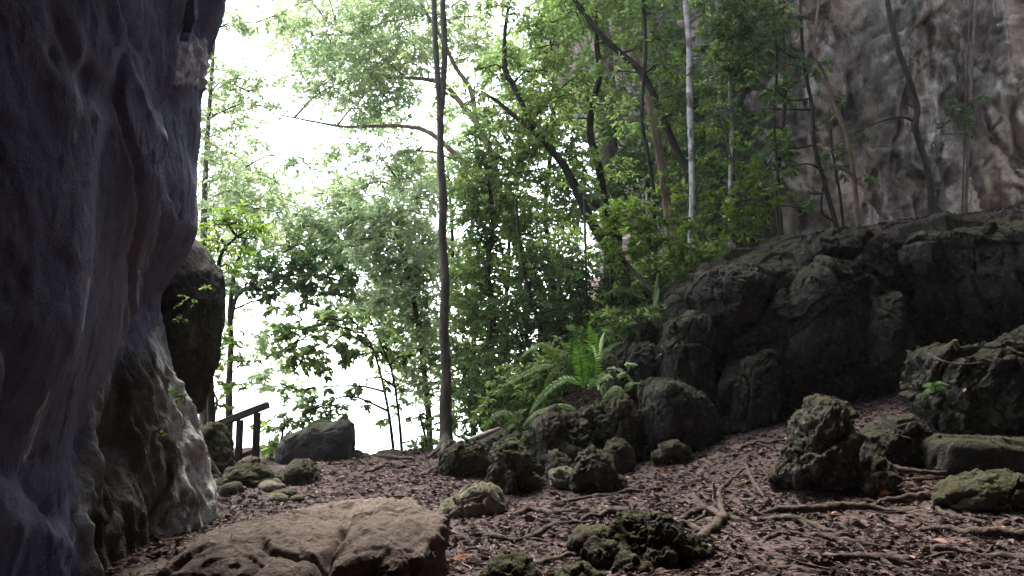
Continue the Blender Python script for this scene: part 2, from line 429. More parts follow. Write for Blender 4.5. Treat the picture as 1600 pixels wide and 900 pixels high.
def left_wall():
    root = thing('rock_wall', (-3.6, 8, 0), 'huge dark leaning rock wall filling the left side, with pale foot', 'rock wall')
    nz, ns, nb = 260, 300, 60
    zs = np.linspace(-0.4, 9.5, nz)
    ED = 9.4
    _, v_e, _ = proj(np.stack([np.full(nz, -3.6), np.full(nz, ED), zs], -1))
    xe = (polyline_u(v_e, SIL) - 800) / F * ED
    xe = np.array([P(polyline_u(np.array([vv]), SIL)[0], vv, ED)[0] for vv in v_e]) + 0.07 - 0.14 * ss(440, 560, v_e)
    y_in = np.concatenate([np.linspace(-9, 3.0, 26), np.linspace(3.05, ED - 0.5, ns - 26)])
    rows = []
    for k, z in enumerate(zs):
        t = ss(5.0, ED, y_in)
        x_in = -3.35 - 0.25 * ss(1.5, -0.5, z) * 0 + (xe[k] + 0.12 + 3.35) * t
        a = np.linspace(0, np.pi / 2, 24)[1:]
        r = 0.45
        x_c = xe[k] - r * (1 - np.cos(a)) * 1.0; y_c = ED - 0.5 + (r + 0.25) * np.sin(a)
        x_c = x_c + (x_in[-1] - xe[k]) * (1 - np.linspace(0, 1, 23))
        q = np.linspace(0, 1, nb - 22)[1:]
        x_b = x_c[-1] - q * 10; y_b = y_c[-1] + q * 1.2
        rows.append(np.stack([np.concatenate([x_in, x_c, x_b]), np.concatenate([y_in, y_c, y_b]), np.full(ns + 23 + nb - 23, z)], -1))
    V = np.stack(rows); n, m = V.shape[:2]; V = V.reshape(-1, 3); Q = grid_faces(n, m)
    u, v, f = proj(V); ok = f > 1.5
    u = np.where(ok, u + 12, -3000)
    nrm = vnormals(V, Q)
    if nrm[m * 100 + 100, 0] < 0: Q = Q[:, ::-1]; nrm = -nrm
    # folds: each line is where a thick hanging sheet of rock ends
    def sheet(line, w, depth):
        e = polyline_u(v, line); return depth * (ss(-w, w, e - u))
    R1 = [(262, -200), (252, 0), (250, 60), (243, 110), (226, 165), (211, 220), (203, 300), (190, 400), (168, 500), (148, 600), (128, 700), (108, 800), (95, 900)]
    R2 = [(70, -100), (42, 60), (36, 150), (28, 230), (10, 300), (-40, 420), (-80, 560), (-140, 900)]
    R3 = [(180, -100), (160, 20), (110, 100), (90, 180), (75, 300), (78, 430), (62, 520), (25, 640), (12, 740), (-20, 900)]
    R4 = [(300, -120), (302, 0), (297, 60), (270, 100), (240, 120), (200, 300)]
    disp = sheet(R1, 8, 0.34) * (1 - 0.7 * ss(480, 760, v)) + 0 * sheet(R2, 8, 0.07) + sheet(R3, 22, 0.06)
    disp += np.where(v < 70, sheet(R4, 7, -0.22) + 0.22, 0) * 0
    Pn = V * np.array([1, 1, 1]); sh = np.stack([V[:, 0], V[:, 1] + 0.28 * V[:, 2], V[:, 2] * 0.3], -1)
    R1u = polyline_u(v, R1)
    foot = ss(-14, 22, u - R1u - 10) * ss(455, 600, v + 0.45 * (u - 240)) * (f > 1.5)
    sv = np.stack([V[:, 0] * 2.6, V[:, 1] * 2.6, V[:, 2] * 0.45], -1)
    disp += 0.17 * fbm(sh * 0.42 + 5, 3, 0.35) + 0.010 * fbm(V * 2.4, 5) + 0.05 * fbm(np.stack([V[:, 0], V[:, 1] + 0.5 * V[:, 2], V[:, 2] * 0.8], -1) * 0.9 + 8, 2)
    sh2 = np.stack([V[:, 0] * 0.6, V[:, 1] + 0.42 * V[:, 2], V[:, 2] * 0.55], -1)
    wq = np.stack([perlin(V * 1.1), perlin(V * 1.1 + 7), perlin(V * 1.1 + 15)], -1)
    fc, fe = facet(sh2 * np.array([1, 1, 1.5]) * 0.42 + 0.22 * wq); disp += 0.15 * fc * (1 - foot) * ss(0.0, 0.10, fe)
    fc, fe = facet(V * 1.15 + 0.3 * wq); disp += 0.05 * fc * ss(0.0, 0.06, fe) * (0.15 + 0.85 * foot)
    fc, fe = facet(V * 2.6 + 0.3 * wq + 4); disp += 0.014 * fc * (0.4 + 0.6 * foot) - 0.014 * np.exp(-(fe / 0.035) ** 2) * ss(0, 0.3, perlin(V * 0.7 + 6))
    fc, fe = facet(V * 5.5 + 0.4 * wq + 4); disp += 0.010 * fc
    f1, _ = worley(V * 3.2 + 0.4 * wq); disp -= 0.05 * np.exp(-(f1 / 0.22) ** 2) * ss(0.0, 0.4, perlin(V * 0.8 + 2))
    disp += foot * (0.10 * ridged(sv + 2, 2) + 0.05 * fbm(sv * 2.4, 4, 0.55) + 0.012 * ridged(V * 6, 3) + 0.02 * fbm(V * 9, 3) + 0.10)
    for hu, hv, wu, wv, hd in ((186, 690, 16, 44, 0.35), (250, 815, 14, 34, 0.35), (140, 850, 10, 22, 0.3), (205, 560, 8, 60, 0.12)):
        disp -= hd * np.exp(-((u - hu) / wu) ** 2 - ((v - hv) / wv) ** 2)
    fp = foot * ss(-6, 10, u - 12 - polyline_u(v, SIL) + np.interp(v, [455, 560, 700, 820], [34, 42, 58, 74]) + 16 * perlin(V * 2.2)) * (1 - 0.7 * ss(0.05, 0.4, perlin(V * 3.3)))
    fp = np.maximum(fp, 0.55 * foot * np.exp(-((u - polyline_u(v, [(172, 590), (158, 690), (132, 790), (116, 870)])) / 9) ** 2) * (v > 585))
    # rough broken patch and the recess above it
    patch = in_poly(u + 6 * perlin(V * 5), v + 6 * perlin(V * 5 + 9), [(255, 58), (285, 62), (300, 72), (318, 58), (340, 66), (336, 138), (300, 130), (280, 135), (258, 120), (238, 112), (242, 88)])
    recess = in_poly(u, v, [(252, -40), (300, -40), (303, 40), (292, 68), (270, 62), (250, 66), (248, 20)])
    disp += patch * (0.01 + 0.06 * fbm(V * 7, 4)) - recess * 0.10
    pale = patch * 0.9
    for poly, w in (([(205, 200), (214, 205), (222, 235), (228, 262), (221, 262), (213, 242), (207, 300), (201, 300), (206, 240)], 0.75),
                    ([(60, 430), (76, 432), (78, 525), (70, 540), (62, 510)], 0.5), ([(8, 640), (18, 610), (27, 700), (18, 725), (5, 720)], 0.6),
                    ([(30, 100), (42, 60), (40, 150), (30, 230), (24, 230)], 0.35), ([(172, 595), (182, 590), (160, 690), (135, 800), (120, 860), (112, 850), (140, 740)], 0.35),
                    ([(240, 60), (252, 10), (250, 0), (256, 0), (254, 60), (244, 110)], 0.3)):
        pale = np.maximum(pale, in_poly(u + 5 * perlin(V * 6), v + 5 * perlin(V * 6 + 4), poly) * w)
    V = V + nrm * disp[:, None]
    isf = (foot[Q].mean(1) > 0.42)
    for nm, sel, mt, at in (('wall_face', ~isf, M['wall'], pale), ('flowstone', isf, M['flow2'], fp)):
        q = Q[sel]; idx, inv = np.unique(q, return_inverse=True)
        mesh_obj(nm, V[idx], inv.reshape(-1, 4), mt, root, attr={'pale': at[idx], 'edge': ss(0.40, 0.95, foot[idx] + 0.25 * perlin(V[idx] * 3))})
    # round overhanging lobe beyond the flowstone
    V, Q = outline_rock([(296, 362), (318, 388), (331, 425), (334, 470), (328, 530), (316, 590), (300, 650), (280, 655), (265, 600), (245, 520), (230, 440), (258, 375)], 10.4, 1.0, 12, sub=6, boxy=2.3, amp=0.06, crack=0.0, pit=0.1)
    mesh_obj('hanging_lobe', V, Q, M['outcrop'], root)
    # roof over the viewer, right and behind: unseen, lip shaped to cast shade
    xs = np.linspace(-9, 13, 60); ys = np.linspace(-9, 9.0, 50)
    A, B = np.meshgrid(xs, ys)
    lip = ROOF_LIP + 3.4 * ss(2.5, 6.5, A) + 0.6 * np.sin(A * 0.7)  # runs further out on the right to shade the outcrop
    t = (B + 9) / 18.0
    Yr = -9 + t * (lip + 9)
    Zr = 8.6 + 0.9 * np.sin(A * 0.3) + 0.25 * np.clip(Yr - 2, 0, 9) - 9 * ss(11.0, 13.5, A) - 9.5 * ss(-6.5, -9, Yr)
    Vr = np.stack([A, Yr, Zr], -1).reshape(-1, 3)
    Vr[:, 2] += 0.5 * fbm(Vr * 0.5, 4)
    top = Vr.copy(); top[:, 2] += 1.5; top[:, 1] += 0.3
    n, m = A.shape; Qr = grid_faces(n, m); K = n * m
    bi = np.concatenate([np.arange(m), np.arange(1, n) * m + m - 1, (n - 1) * m + np.arange(m - 2, -1, -1), np.arange(n - 2, 0, -1) * m])
    side = np.stack([bi, np.roll(bi, -1), np.roll(bi, -1) + K, bi + K], -1)
    mesh_obj('unseen_roof', np.vstack([Vr, top]), [np.vstack([Qr[:, ::-1], Qr + K, side])], M['wall'], root, attr={'pale': np.zeros(2 * K)})

def _ico(sub, _c={}):
    if sub not in _c:
        import bmesh
        bm = bmesh.new(); bmesh.ops.create_icosphere(bm, subdivisions=sub, radius=1.0)
        bm.verts.ensure_lookup_table()
        v = np.array([x.co[:] for x in bm.verts]); f = np.array([[x.index for x in q.verts] for q in bm.faces]); bm.free()
        _c[sub] = (v / np.linalg.norm(v, axis=1)[:, None], f)
    v, f = _c[sub]; return v.copy(), f

def poly_radius(poly, th):
    poly = np.asarray(poly, float); n = len(poly)
    out = np.full(len(th), 1e-3); dx, dy = np.cos(th), np.sin(th)
    for k in range(n):
        a = poly[k]; b = poly[(k + 1) % n]; e = b - a
        den = dx * e[1] - dy * e[0]; den = np.where(np.abs(den) < 1e-9, 1e-9, den)
        t = (a[0] * e[1] - a[1] * e[0]) / den; s = (a[0] * dy - a[1] * dx) / den
        good = (t > 0) & (s >= -1e-6) & (s <= 1 + 1e-6)
        out = np.where(good & (t > out), t, out)
    return out

def crag(V, Q, seed, amp, freq, pit=0.15, crack=0.5, o=6):
    q = V * freq + seed * 7.13
    nrm = vnormals(V, Q)
    wq = np.stack([perlin(q * 1.3 + 3), perlin(q * 1.3 + 7), perlin(q * 1.3 + 15)], -1)
    d = 0.55 * fbm(q, 2, 0.5) + 0.10 * fbm(q * 7, o - 2, 0.6)
    if len(V) > 2000:
        f, e = facet(q * 1.0 + 0.16 * wq); d += 0.95 * f - crack * 0.9 * np.exp(-(e / 0.05) ** 2)
        f, e = facet(q * 2.4 + 0.22 * wq + 5); d += 0.40 * f - crack * 0.22 * np.exp(-(e / 0.06) ** 2)
        f, e = facet(q * 6.0 + 0.3 * wq + 9); d += 0.15 * f
    else: d += 0.12 * ridged(q * 3.1 + 3, 2)
    if pit:
        f1, f2 = worley(q * 3.0 + 0.4 * wq); d -= pit * np.exp(-(f1 / 0.26) ** 2)
        f1, f2 = worley(q * 7.3 + 0.4 * wq); d -= 0.4 * pit * np.exp(-(f1 / 0.3) ** 2)
    return V + nrm * (amp * d)[:, None]

def outline_rock(px, d, T, seed, sub=5, boxy=2.4, amp=0.08, freq=None, pit=0.15, crack=0.35, lean=0.0):
    W3 = np.array([P(a, b, d) for a, b in px])
    c = np.array([(W3[:, 0].min() + W3[:, 0].max()) / 2, d, (W3[:, 2].min() + W3[:, 2].max()) / 2])
    pl = W3[:, [0, 2]] - c[[0, 2]]
    v, f = _ico(sub)
    th = np.arctan2(v[:, 2], v[:, 0]); rho = np.hypot(v[:, 0], v[:, 2])
    R = poly_radius(pl, th)
    den = (rho ** boxy + np.abs(v[:, 1]) ** boxy) ** (1 / boxy)
    k = rho / den
    V = np.stack([c[0] + R * np.cos(th) * k, d + T * v[:, 1] / den, c[2] + R * np.sin(th) * k], -1)
    if lean: V[:, 1] += lean * (V[:, 2] - V[:, 2].min())
    size = max(np.ptp(pl[:, 0]), np.ptp(pl[:, 1]))
    if freq is None: freq = 2.2 / size
    f = f if np.dot(np.cross(V[f[0, 1]] - V[f[0, 0]], V[f[0, 2]] - V[f[0, 0]]), V[f[0, 0]] - c) > 0 else f[:, ::-1]
    return crag(V, f, seed, amp, freq, pit, crack), f

ROCKS = []
def rock(name, label, px, d, T, mat, seed, sub=5, amp=0.08, boxy=2.4, cat='boulder', group='boulders on the forest floor', foot=True, **k):
    W3 = [P(a, b, d) for a, b in px]
    zmin = min(w[2] for w in W3); xm = sum(w[0] for w in W3) / len(W3)
    V, f = outline_rock(px, d, T, seed, sub, boxy, amp, **k)
    # let the foot run on down into the soil
    g = gz(V[:, 0], V[:, 1]); low = V[:, 2].min()
    if foot and low > g.min() - 0.08:
        t = np.clip((V[:, 2] - low) / max(1e-6, (np.ptp(V[:, 2]) * 0.45)), 0, 1)
        V[:, 2] -= (1 - t) * (low - g.min() + 0.1)
    ROCKS.append((V, f)); o = mesh_obj(name, V, f, M[mat])
    return tag(o, label, cat, group)

M['flow2'] = None
def flow_mat():
    m, nt = new_mat('flowstone streaks')
    v = coords(nt, (1.6, 1.6, 0.4)); v0 = coords(nt)
    n1 = noise(nt, v, 2.2, 8, 0.65, 0.5); n2 = noise(nt, v0, 13, 7, 0.7)
    a = N(nt, 'ShaderNodeAttribute', attribute_name='pale')
    c = ramp(nt, n1, [(0.3, (0.035, 0.032, 0.028)), (0.5, (0.085, 0.075, 0.063)), (0.7, (0.17, 0.145, 0.12))])
    w = ramp(nt, math_(nt, 'ADD', math_(nt, 'MULTIPLY', n1, 0.5), math_(nt, 'MULTIPLY', n2, 0.5)), [(0.36, (0.12, 0.115, 0.105)), (0.47, (0.42, 0.41, 0.39)), (0.6, (0.74, 0.72, 0.70))])
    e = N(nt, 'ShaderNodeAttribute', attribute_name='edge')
    c = mix(nt, e.outputs['Fac'], ramp(nt, n2, [(0.4, (0.12, 0.116, 0.165)), (0.6, (0.19, 0.182, 0.225))]), c)  # upper edge takes on the wall's painted blue glare tint
    c = mix(nt, a.outputs['Fac'], c, w)
    finish(nt, c, 0.85, [(n1, 0.08), (n2, 0.04), (noise(nt, v0, 50, 3), 0.01)], 0.25)
    return m
M['flow2'] = flow_mat()
ROOF_LIP = 10.0
left_wall()

# ------------------------------------------------------------------ limestone cliff on the right
def cliff():
    path = catmull([(5.0, 40), (5.4, 30), (6.0, 24.5), (7.2, 21.8), (9.5, 20.6), (12, 20.0), (14.5, 18.3), (17.5, 16), (21, 13)], 330)
    path = np.concatenate([path])
    zs = np.linspace(2.5, 19, 300)
    T = np.gradient(path, axis=0); T /= np.linalg.norm(T, axis=1)[:, None]; Nn = np.stack([T[:, 1], -T[:, 0]], -1)
    if Nn[150, 1] > 0: Nn = -Nn
    lean = 0.10 * (zs - 5) + 0.02 * np.clip(zs - 9, 0, 10) ** 2
    V = np.zeros((len(zs), len(path), 3))
    V[..., 0] = path[None, :, 0] + Nn[None, :, 0] * lean[:, None]
    V[..., 1] = path[None, :, 1] + Nn[None, :, 1] * lean[:, None]
    V[..., 2] = zs[:, None]
    n, m = V.shape[:2]; V = V.reshape(-1, 3); Q = grid_faces(n, m)
    nr = np.repeat(np.concatenate([Nn, np.zeros((m, 1))], 1)[None], n, 0).reshape(-1, 3)
    if np.dot(vnormals(V, Q)[m * 50 + 200], nr[m * 50 + 200]) < 0: Q = Q[:, ::-1]
    s1 = V * np.array([0.55, 0.55, 0.2]); s2 = V * np.array([1.6, 1.6, 0.35])
    d = 0.95 * fbm(s1 + 11, 4) + 0.34 * ridged(s2 + 5, 3) * (0.5 + perlin(s1 * 1.3)) + 0.13 * fbm(V * 2.2, 5, 0.6)
    f1, _ = worley(V * np.array([0.8, 0.8, 0.4]) + 0.3 * perlin(V)[:, None]); d -= 0.55 * np.exp(-(f1 / 0.32) ** 2)
    wq = 0.25 * np.stack([perlin(V), perlin(V + 7), perlin(V + 15)], -1)
    f, e = facet(V * np.array([0.9, 0.9, 0.5]) + wq); d += 0.42 * f - 0.12 * np.exp(-(e / 0.05) ** 2)
    f, e = facet(V * np.array([2.4, 2.4, 1.1]) + wq); d += 0.2 * f
    f1, _ = worley(V * 1.9 + wq); d -= 0.12 * np.exp(-(f1 / 0.3) ** 2)
    V = V + nr * d[:, None]
    tag(mesh_obj('limestone_cliff', V, Q, M['cliff']), 'tall pinkish grey limestone cliff with dark streaks, at upper right', 'cliff')
cliff()

# ------------------------------------------------------------------ boulders
B = rock
B('rock_outcrop', 'great dark mossy rock outcrop below the cliff, taller than all boulders', [(1022, 530), (1030, 470), (1060, 440), (1100, 425), (1150, 405), (1200, 392), (1250, 375), (1300, 358), (1350, 352), (1385, 366), (1402, 400), (1412, 470), (1425, 540), (1395, 590), (1330, 620), (1260, 640), (1205, 662), (1165, 640), (1110, 605), (1050, 580)], 15.6, 1.9, 'outcrop', 4, sub=8, amp=0.30, boxy=2.8, cat='rock outcrop', freq=0.7, crack=0.3, pit=0.08, lean=0.12)
for i, (lab, px, d, T) in enumerate((
    ('dark rock block forming upper left shoulder of the great outcrop', [(1085, 470), (1092, 432), (1130, 418), (1180, 425), (1195, 470), (1180, 510), (1130, 520), (1095, 510)], 14.5, 0.8),
    ('tall cracked rock block standing proud in middle of the outcrop', [(1205, 560), (1212, 470), (1230, 420), (1270, 405), (1310, 425), (1325, 490), (1318, 570), (1270, 600), (1225, 590)], 14.5, 1.0),
    ('dark rock block at lower left flank of the great outcrop', [(1022, 545), (1040, 500), (1075, 480), (1105, 520), (1118, 580), (1105, 612), (1060, 600), (1030, 580)], 14.4, 0.7),
    ('mottled rock block at the foot of the outcrop, right of smooth boulder', [(1120, 660), (1125, 600), (1150, 560), (1195, 555), (1215, 600), (1208, 664), (1165, 672)], 13.9, 0.7),
    ('shadowed rock block under the right shoulder of the outcrop', [(1320, 610), (1325, 520), (1350, 460), (1390, 450), (1405, 520), (1395, 590), (1355, 625)], 14.3, 0.8))):
    B('boulder', lab, px, d, T, 'outcrop', 90 + i, sub=7, amp=0.15, boxy=2.8, pit=0.1, crack=0.25, foot=i in (2, 3))
B('cliff_ledge', 'dark overhanging rock ledge above the black hollow at right edge', [(1372, 372), (1450, 356), (1560, 350), (1700, 345), (1800, 420), (1780, 540), (1660, 500), (1600, 498), (1560, 520), (1530, 512), (1500, 492), (1440, 482), (1400, 460), (1375, 420)], 15.2, 2.4, 'outcrop', 9, sub=8, amp=0.26, boxy=2.8, cat='rock ledge', freq=0.7, crack=0.25, pit=0.08)
B('boulder', 'smooth dark boulder with pale patched top, leaning against outcrop foot', [(1003, 600), (1020, 588), (1055, 590), (1085, 606), (1110, 632), (1122, 655), (1116, 690), (1060, 690), (1008, 678), (1000, 640)], 13.6, 0.7, 'outcrop', 6, sub=7, amp=0.09, crack=0.15)
B('boulder', 'half buried dark rock on slope between ferns and outcrop', [(935, 605), (950, 565), (985, 532), (1018, 540), (1032, 590), (1005, 620), (960, 622)], 14.9, 0.7, 'outcrop', 33, sub=7, amp=0.13)
B('boulder', 'small pale topped rock on slope just under the strap leaved plants', [(975, 528), (985, 505), (1010, 498), (1028, 515), (1025, 545), (990, 545)], 15.4, 0.5, 'mossy', 34, sub=6, amp=0.1)
for i, (lab, px, d) in enumerate((('small dark jagged stone wedged below the mossy rock shelf', [(846, 740), (852, 716), (870, 705), (890, 716), (896, 740), (870, 748)], 12.4), ('small jagged stone at the foot of rock block under ferns', [(940, 716), (950, 692), (970, 684), (990, 700), (996, 718), (968, 724)], 12.8), ('flat dark stone beside the root below smooth dark boulder', [(1020, 712), (1032, 694), (1055, 688), (1075, 700), (1078, 714), (1050, 720)], 12.7))):
    B('boulder', lab, px, d, 0.3, 'mossy', 80 + i, amp=0.07, pit=0.3)
B('boulder', 'rock block under the leaf covered shelf, right of the ferns', [(905, 640), (930, 618), (975, 612), (1002, 640), (1008, 690), (985, 712), (930, 705), (900, 680)], 13.9, 0.8, 'mossy', 8, sub=7, amp=0.17, pit=0.4)
B('boulder', 'low mossy rock shelf below the drooping ferns', [(830, 660), (860, 645), (905, 648), (925, 680), (930, 715), (880, 735), (835, 725), (822, 690)], 13.6, 0.8, 'mossy', 21, sub=7, amp=0.17, pit=0.4)
B('boulder', 'squarish dark standing rock block beside wooden railing', [(432, 722), (436, 696), (452, 680), (484, 667), (498, 657), (520, 660), (538, 655), (549, 663), (551, 716), (520, 722), (470, 726)], 15.2, 0.55, 'grey', 3, sub=6, amp=0.05, boxy=3.6, crack=0.15)
B('boulder', 'low mossy angular boulder in front of wooden railing', [(345, 760), (358, 735), (375, 718), (395, 720), (415, 732), (438, 745), (446, 765), (400, 775), (350, 775)], 11.6, 0.5, 'mossy', 14, sub=6, amp=0.07)
B('boulder', 'small dark rounded boulder on the path edge before standing block', [(443, 760), (450, 735), (462, 720), (480, 717), (495, 730), (499, 752), (490, 762), (460, 766)], 11.9, 0.35, 'mossy', 15, amp=0.05)
B('boulder', 'bushy mossy rock wedged left of the railing under hanging lobe', [(300, 730), (308, 680), (322, 662), (345, 660), (358, 690), (362, 735), (340, 750), (305, 750)], 12.5, 0.5, 'verymossy', 16, amp=0.07)
B('boulder', 'rounded mossy boulder at foot of the slender tree', [(684, 735), (688, 705), (705, 690), (730, 685), (755, 695), (768, 715), (765, 742), (735, 752), (695, 750)], 12.6, 0.5, 'verymossy', 17, sub=7, amp=0.10, pit=0.4)
B('boulder', 'large tapered mossy boulder right of path, largest of the mossy pair', [(758, 775), (762, 730), (775, 700), (800, 690), (822, 702), (840, 730), (858, 765), (850, 785), (800, 790)], 11.4, 0.6, 'verymossy', 18, sub=7, amp=0.12, pit=0.4)
B('boulder', 'low pale pitted rock lying on the path before mossy boulders', [(678, 812), (690, 788), (715, 772), (738, 752), (765, 755), (788, 775), (795, 795), (760, 806), (715, 812)], 9.6, 0.4, 'pale', 19, sub=6, amp=0.09)
B('boulder', 'pointed grey rock fin standing in the leaf litter', [(885, 765), (898, 735), (908, 708), (922, 696), (945, 712), (962, 735), (985, 765), (930, 772)], 11.2, 0.4, 'mossy', 20, sub=6, amp=0.11)
B('boulder', 'crumbly pale rubble lump left of the pointed rock fin', [(855, 760), (862, 738), (878, 728), (895, 735), (905, 758), (890, 770), (868, 770)], 11.5, 0.3, 'pale', 22, amp=0.07)
B('boulder', 'dark angular rock behind the slender tree base with dead branch', [(735, 690), (750, 675), (785, 668), (810, 680), (818, 700), (780, 712), (745, 710)], 14.6, 0.4, 'grey', 23, amp=0.06)
B('boulder', 'tall craggy mossy boulder in mid ground right, with pale pits', [(1205, 745), (1215, 700), (1240, 680), (1258, 650), (1282, 630), (1305, 628), (1325, 645), (1332, 690), (1345, 740), (1338, 765), (1270, 772), (1220, 762)], 9.9, 0.55, 'mossy', 24, sub=7, amp=0.15, freq=1.9, pit=0.5)
B('boulder', 'dark wedge rock just right of the tall craggy boulder', [(1340, 715), (1345, 680), (1370, 655), (1410, 648), (1440, 660), (1452, 700), (1445, 728), (1380, 730)], 10.4, 0.5, 'outcrop', 25, sub=6, amp=0.08)
B('boulder', 'long flat topped dark slab of rock at right edge', [(1440, 735), (1446, 690), (1470, 682), (1560, 684), (1680, 690), (1720, 720), (1700, 750), (1560, 740)], 9.9, 0.6, 'outcrop', 26, sub=6, amp=0.05, boxy=4.0, crack=0.15)
B('boulder', 'mossy lumpy boulder pile under the black hollow', [(1415, 600), (1425, 565), (1450, 548), (1500, 556), (1560, 545), (1620, 520), (1740, 500), (1760, 640), (1660, 690), (1540, 690), (1470, 685), (1440, 660), (1425, 630)], 11.6, 1.0, 'outcrop', 27, sub=8, amp=0.22, freq=1.3, pit=0.4)
B('boulder', 'small mossy rock with roots near lower right edge', [(1470, 790), (1485, 760), (1520, 742), (1560, 738), (1610, 745), (1640, 780), (1600, 800), (1520, 800)], 8.6, 0.4, 'verymossy', 28, sub=6, amp=0.09)
B('boulder', 'little dark rock at foot of tall craggy boulder, right side', [(1340, 770), (1345, 735), (1362, 715), (1385, 715), (1398, 745), (1392, 768), (1365, 774)], 9.4, 0.25, 'mossy', 29, amp=0.06)
B('boulder', 'small mossy stone beside rail end stones, cliff lip left', [(532, 716), (540, 707), (560, 703), (572, 710), (570, 718), (548, 720)], 15.6, 0.25, 'mossy', 40, amp=0.03)
B('boulder', 'low flat stone on the ledge lip below twin saplings', [(575, 716), (590, 706), (612, 703), (640, 708), (652, 716), (610, 722)], 15.7, 0.3, 'pale', 41, amp=0.03)
B('boulder', 'brown flat stone in the bottom left corner beside slab', [(170, 915), (195, 890), (225, 876), (255, 880), (285, 905), (270, 930), (200, 935)], 6.4, 0.3, 'slab', 42, sub=6, amp=0.05)

def slab():
    # plan outline in metres, flat topped, broken and undercut along the front
    pl = np.array([(-2.42, 5.7), (-2.15, 5.25), (-1.7, 5.2), (-1.2, 5.1), (-0.75, 5.15), (-0.55, 5.25), (-0.56, 6.0), (-0.76, 7.0), (-0.88, 7.45), (-1.6, 7.55), (-2.3, 7.35), (-2.75, 6.8)])
    c = np.array([-1.5, 6.25]); v, f = _ico(8)
    th = np.arctan2(v[:, 1], v[:, 0]); rho = np.hypot(v[:, 0], v[:, 1]); b = 6.0
    den = (rho ** b + np.abs(v[:, 2]) ** b) ** (1 / b); k = rho / den
    R = poly_radius(pl - c, th)
    z = v[:, 2] / den
    V = np.stack([c[0] + R * np.cos(th) * k, c[1] + R * np.sin(th) * k, 0.08 + z * 0.38], -1)
    V[:, 2] += (z > 0) * (0.05 * perlin(np.stack([V[:, 0] * 1.1, V[:, 1] * 1.1, V[:, 0] * 0 + 3], -1)) - 0.10 * ss(5.75, 5.15, V[:, 1] + 0.12 * np.sin(V[:, 0] * 5)))
    V[:, 2] += 0.05 * (V[:, 0] + 1.5) * (z > 0) - 0.13 * ss(0.2, 1.2, -(V[:, 0] + 1.5)) * (z > 0)
    under = ss(0.55, -0.4, z) * ss(6.0, 5.2, V[:, 1]); V[:, 1] += under * 0.2
    n0 = vnormals(V, f)
    s = V * np.array([1.1, 1, 1.1])
    up = ss(0.5, 0.9, n0[:, 2])
    d = 0.05 * fbm(s * 0.9 + 3, 2, 0.4) + 0.010 * fbm(s * 8, 4)
    wq = 0.2 * np.stack([perlin(s * 2 + 3), perlin(s * 2 + 7), perlin(s * 2 + 15)], -1)
    fc, fe = facet(s * 1.5 + wq); d += 0.10 * fc * ss(0, 0.12, fe) * (1 - 0.5 * up) - 0.015 * np.exp(-(fe / 0.04) ** 2)
    fc, fe = facet(s * 3.7 + wq); d += 0.06 * fc * ss(0, 0.1, fe) * (1 - 0.7 * up)
    fc, fe = facet(s * 9 + wq * 2); d += 0.022 * fc * (1 - 0.5 * up)
    f1, f2 = worley(s * 4.0 + wq); d -= 0.03 * np.exp(-(f1 / 0.28) ** 2)
    d += (1 - up) * 0.09 * fbm(s * 2.3 + 9, 5, 0.55) + 0.012 * ridged(s * 5, 3)
    # the break running across it
    lx = np.interp(V[:, 1], [5.0, 5.6, 6.0, 6.4, 7.6], [-1.22, -1.14, -1.22, -1.0, -0.95]) + 0.05 * perlin(V * 4)
    w = V[:, 0] - lx
    d -= 0.13 * np.exp(-(w / 0.035) ** 2) * ss(7.3, 6.2, V[:, 1])
    V = V + n0 * d[:, None]
    V[:, 2] += 0.035 * ss(-0.03, 0.03, w) * (z > 0.3)
    tag(mesh_obj('rock_slab', V, f, M['slab']), 'big flat brown cracked rock slab lying in the left foreground', 'rock slab')
slab()

# rubble beside the path
for k in range(26):
    px = 325 + random.random() * 165; py = 745 + random.random() * 40
    p = G(px, py); r = 0.05 + 0.09 * random.random() ** 2
    v, f = _ico(3); V = v * np.array([r * 1.3, r, r * 0.8]) + p + np.array([0, 0, r * 0.25])
    V = crag(V, f, k + 60, r * 0.35, 1.1 / r, 0.2, 0.2, 3)
    tag(mesh_obj('rubble_stone', V, f, M['grey' if k % 3 else 'pale']), 'small broken grey stone in the rubble between slab and mossy boulders', 'stone', 'rubble stones behind the slab')

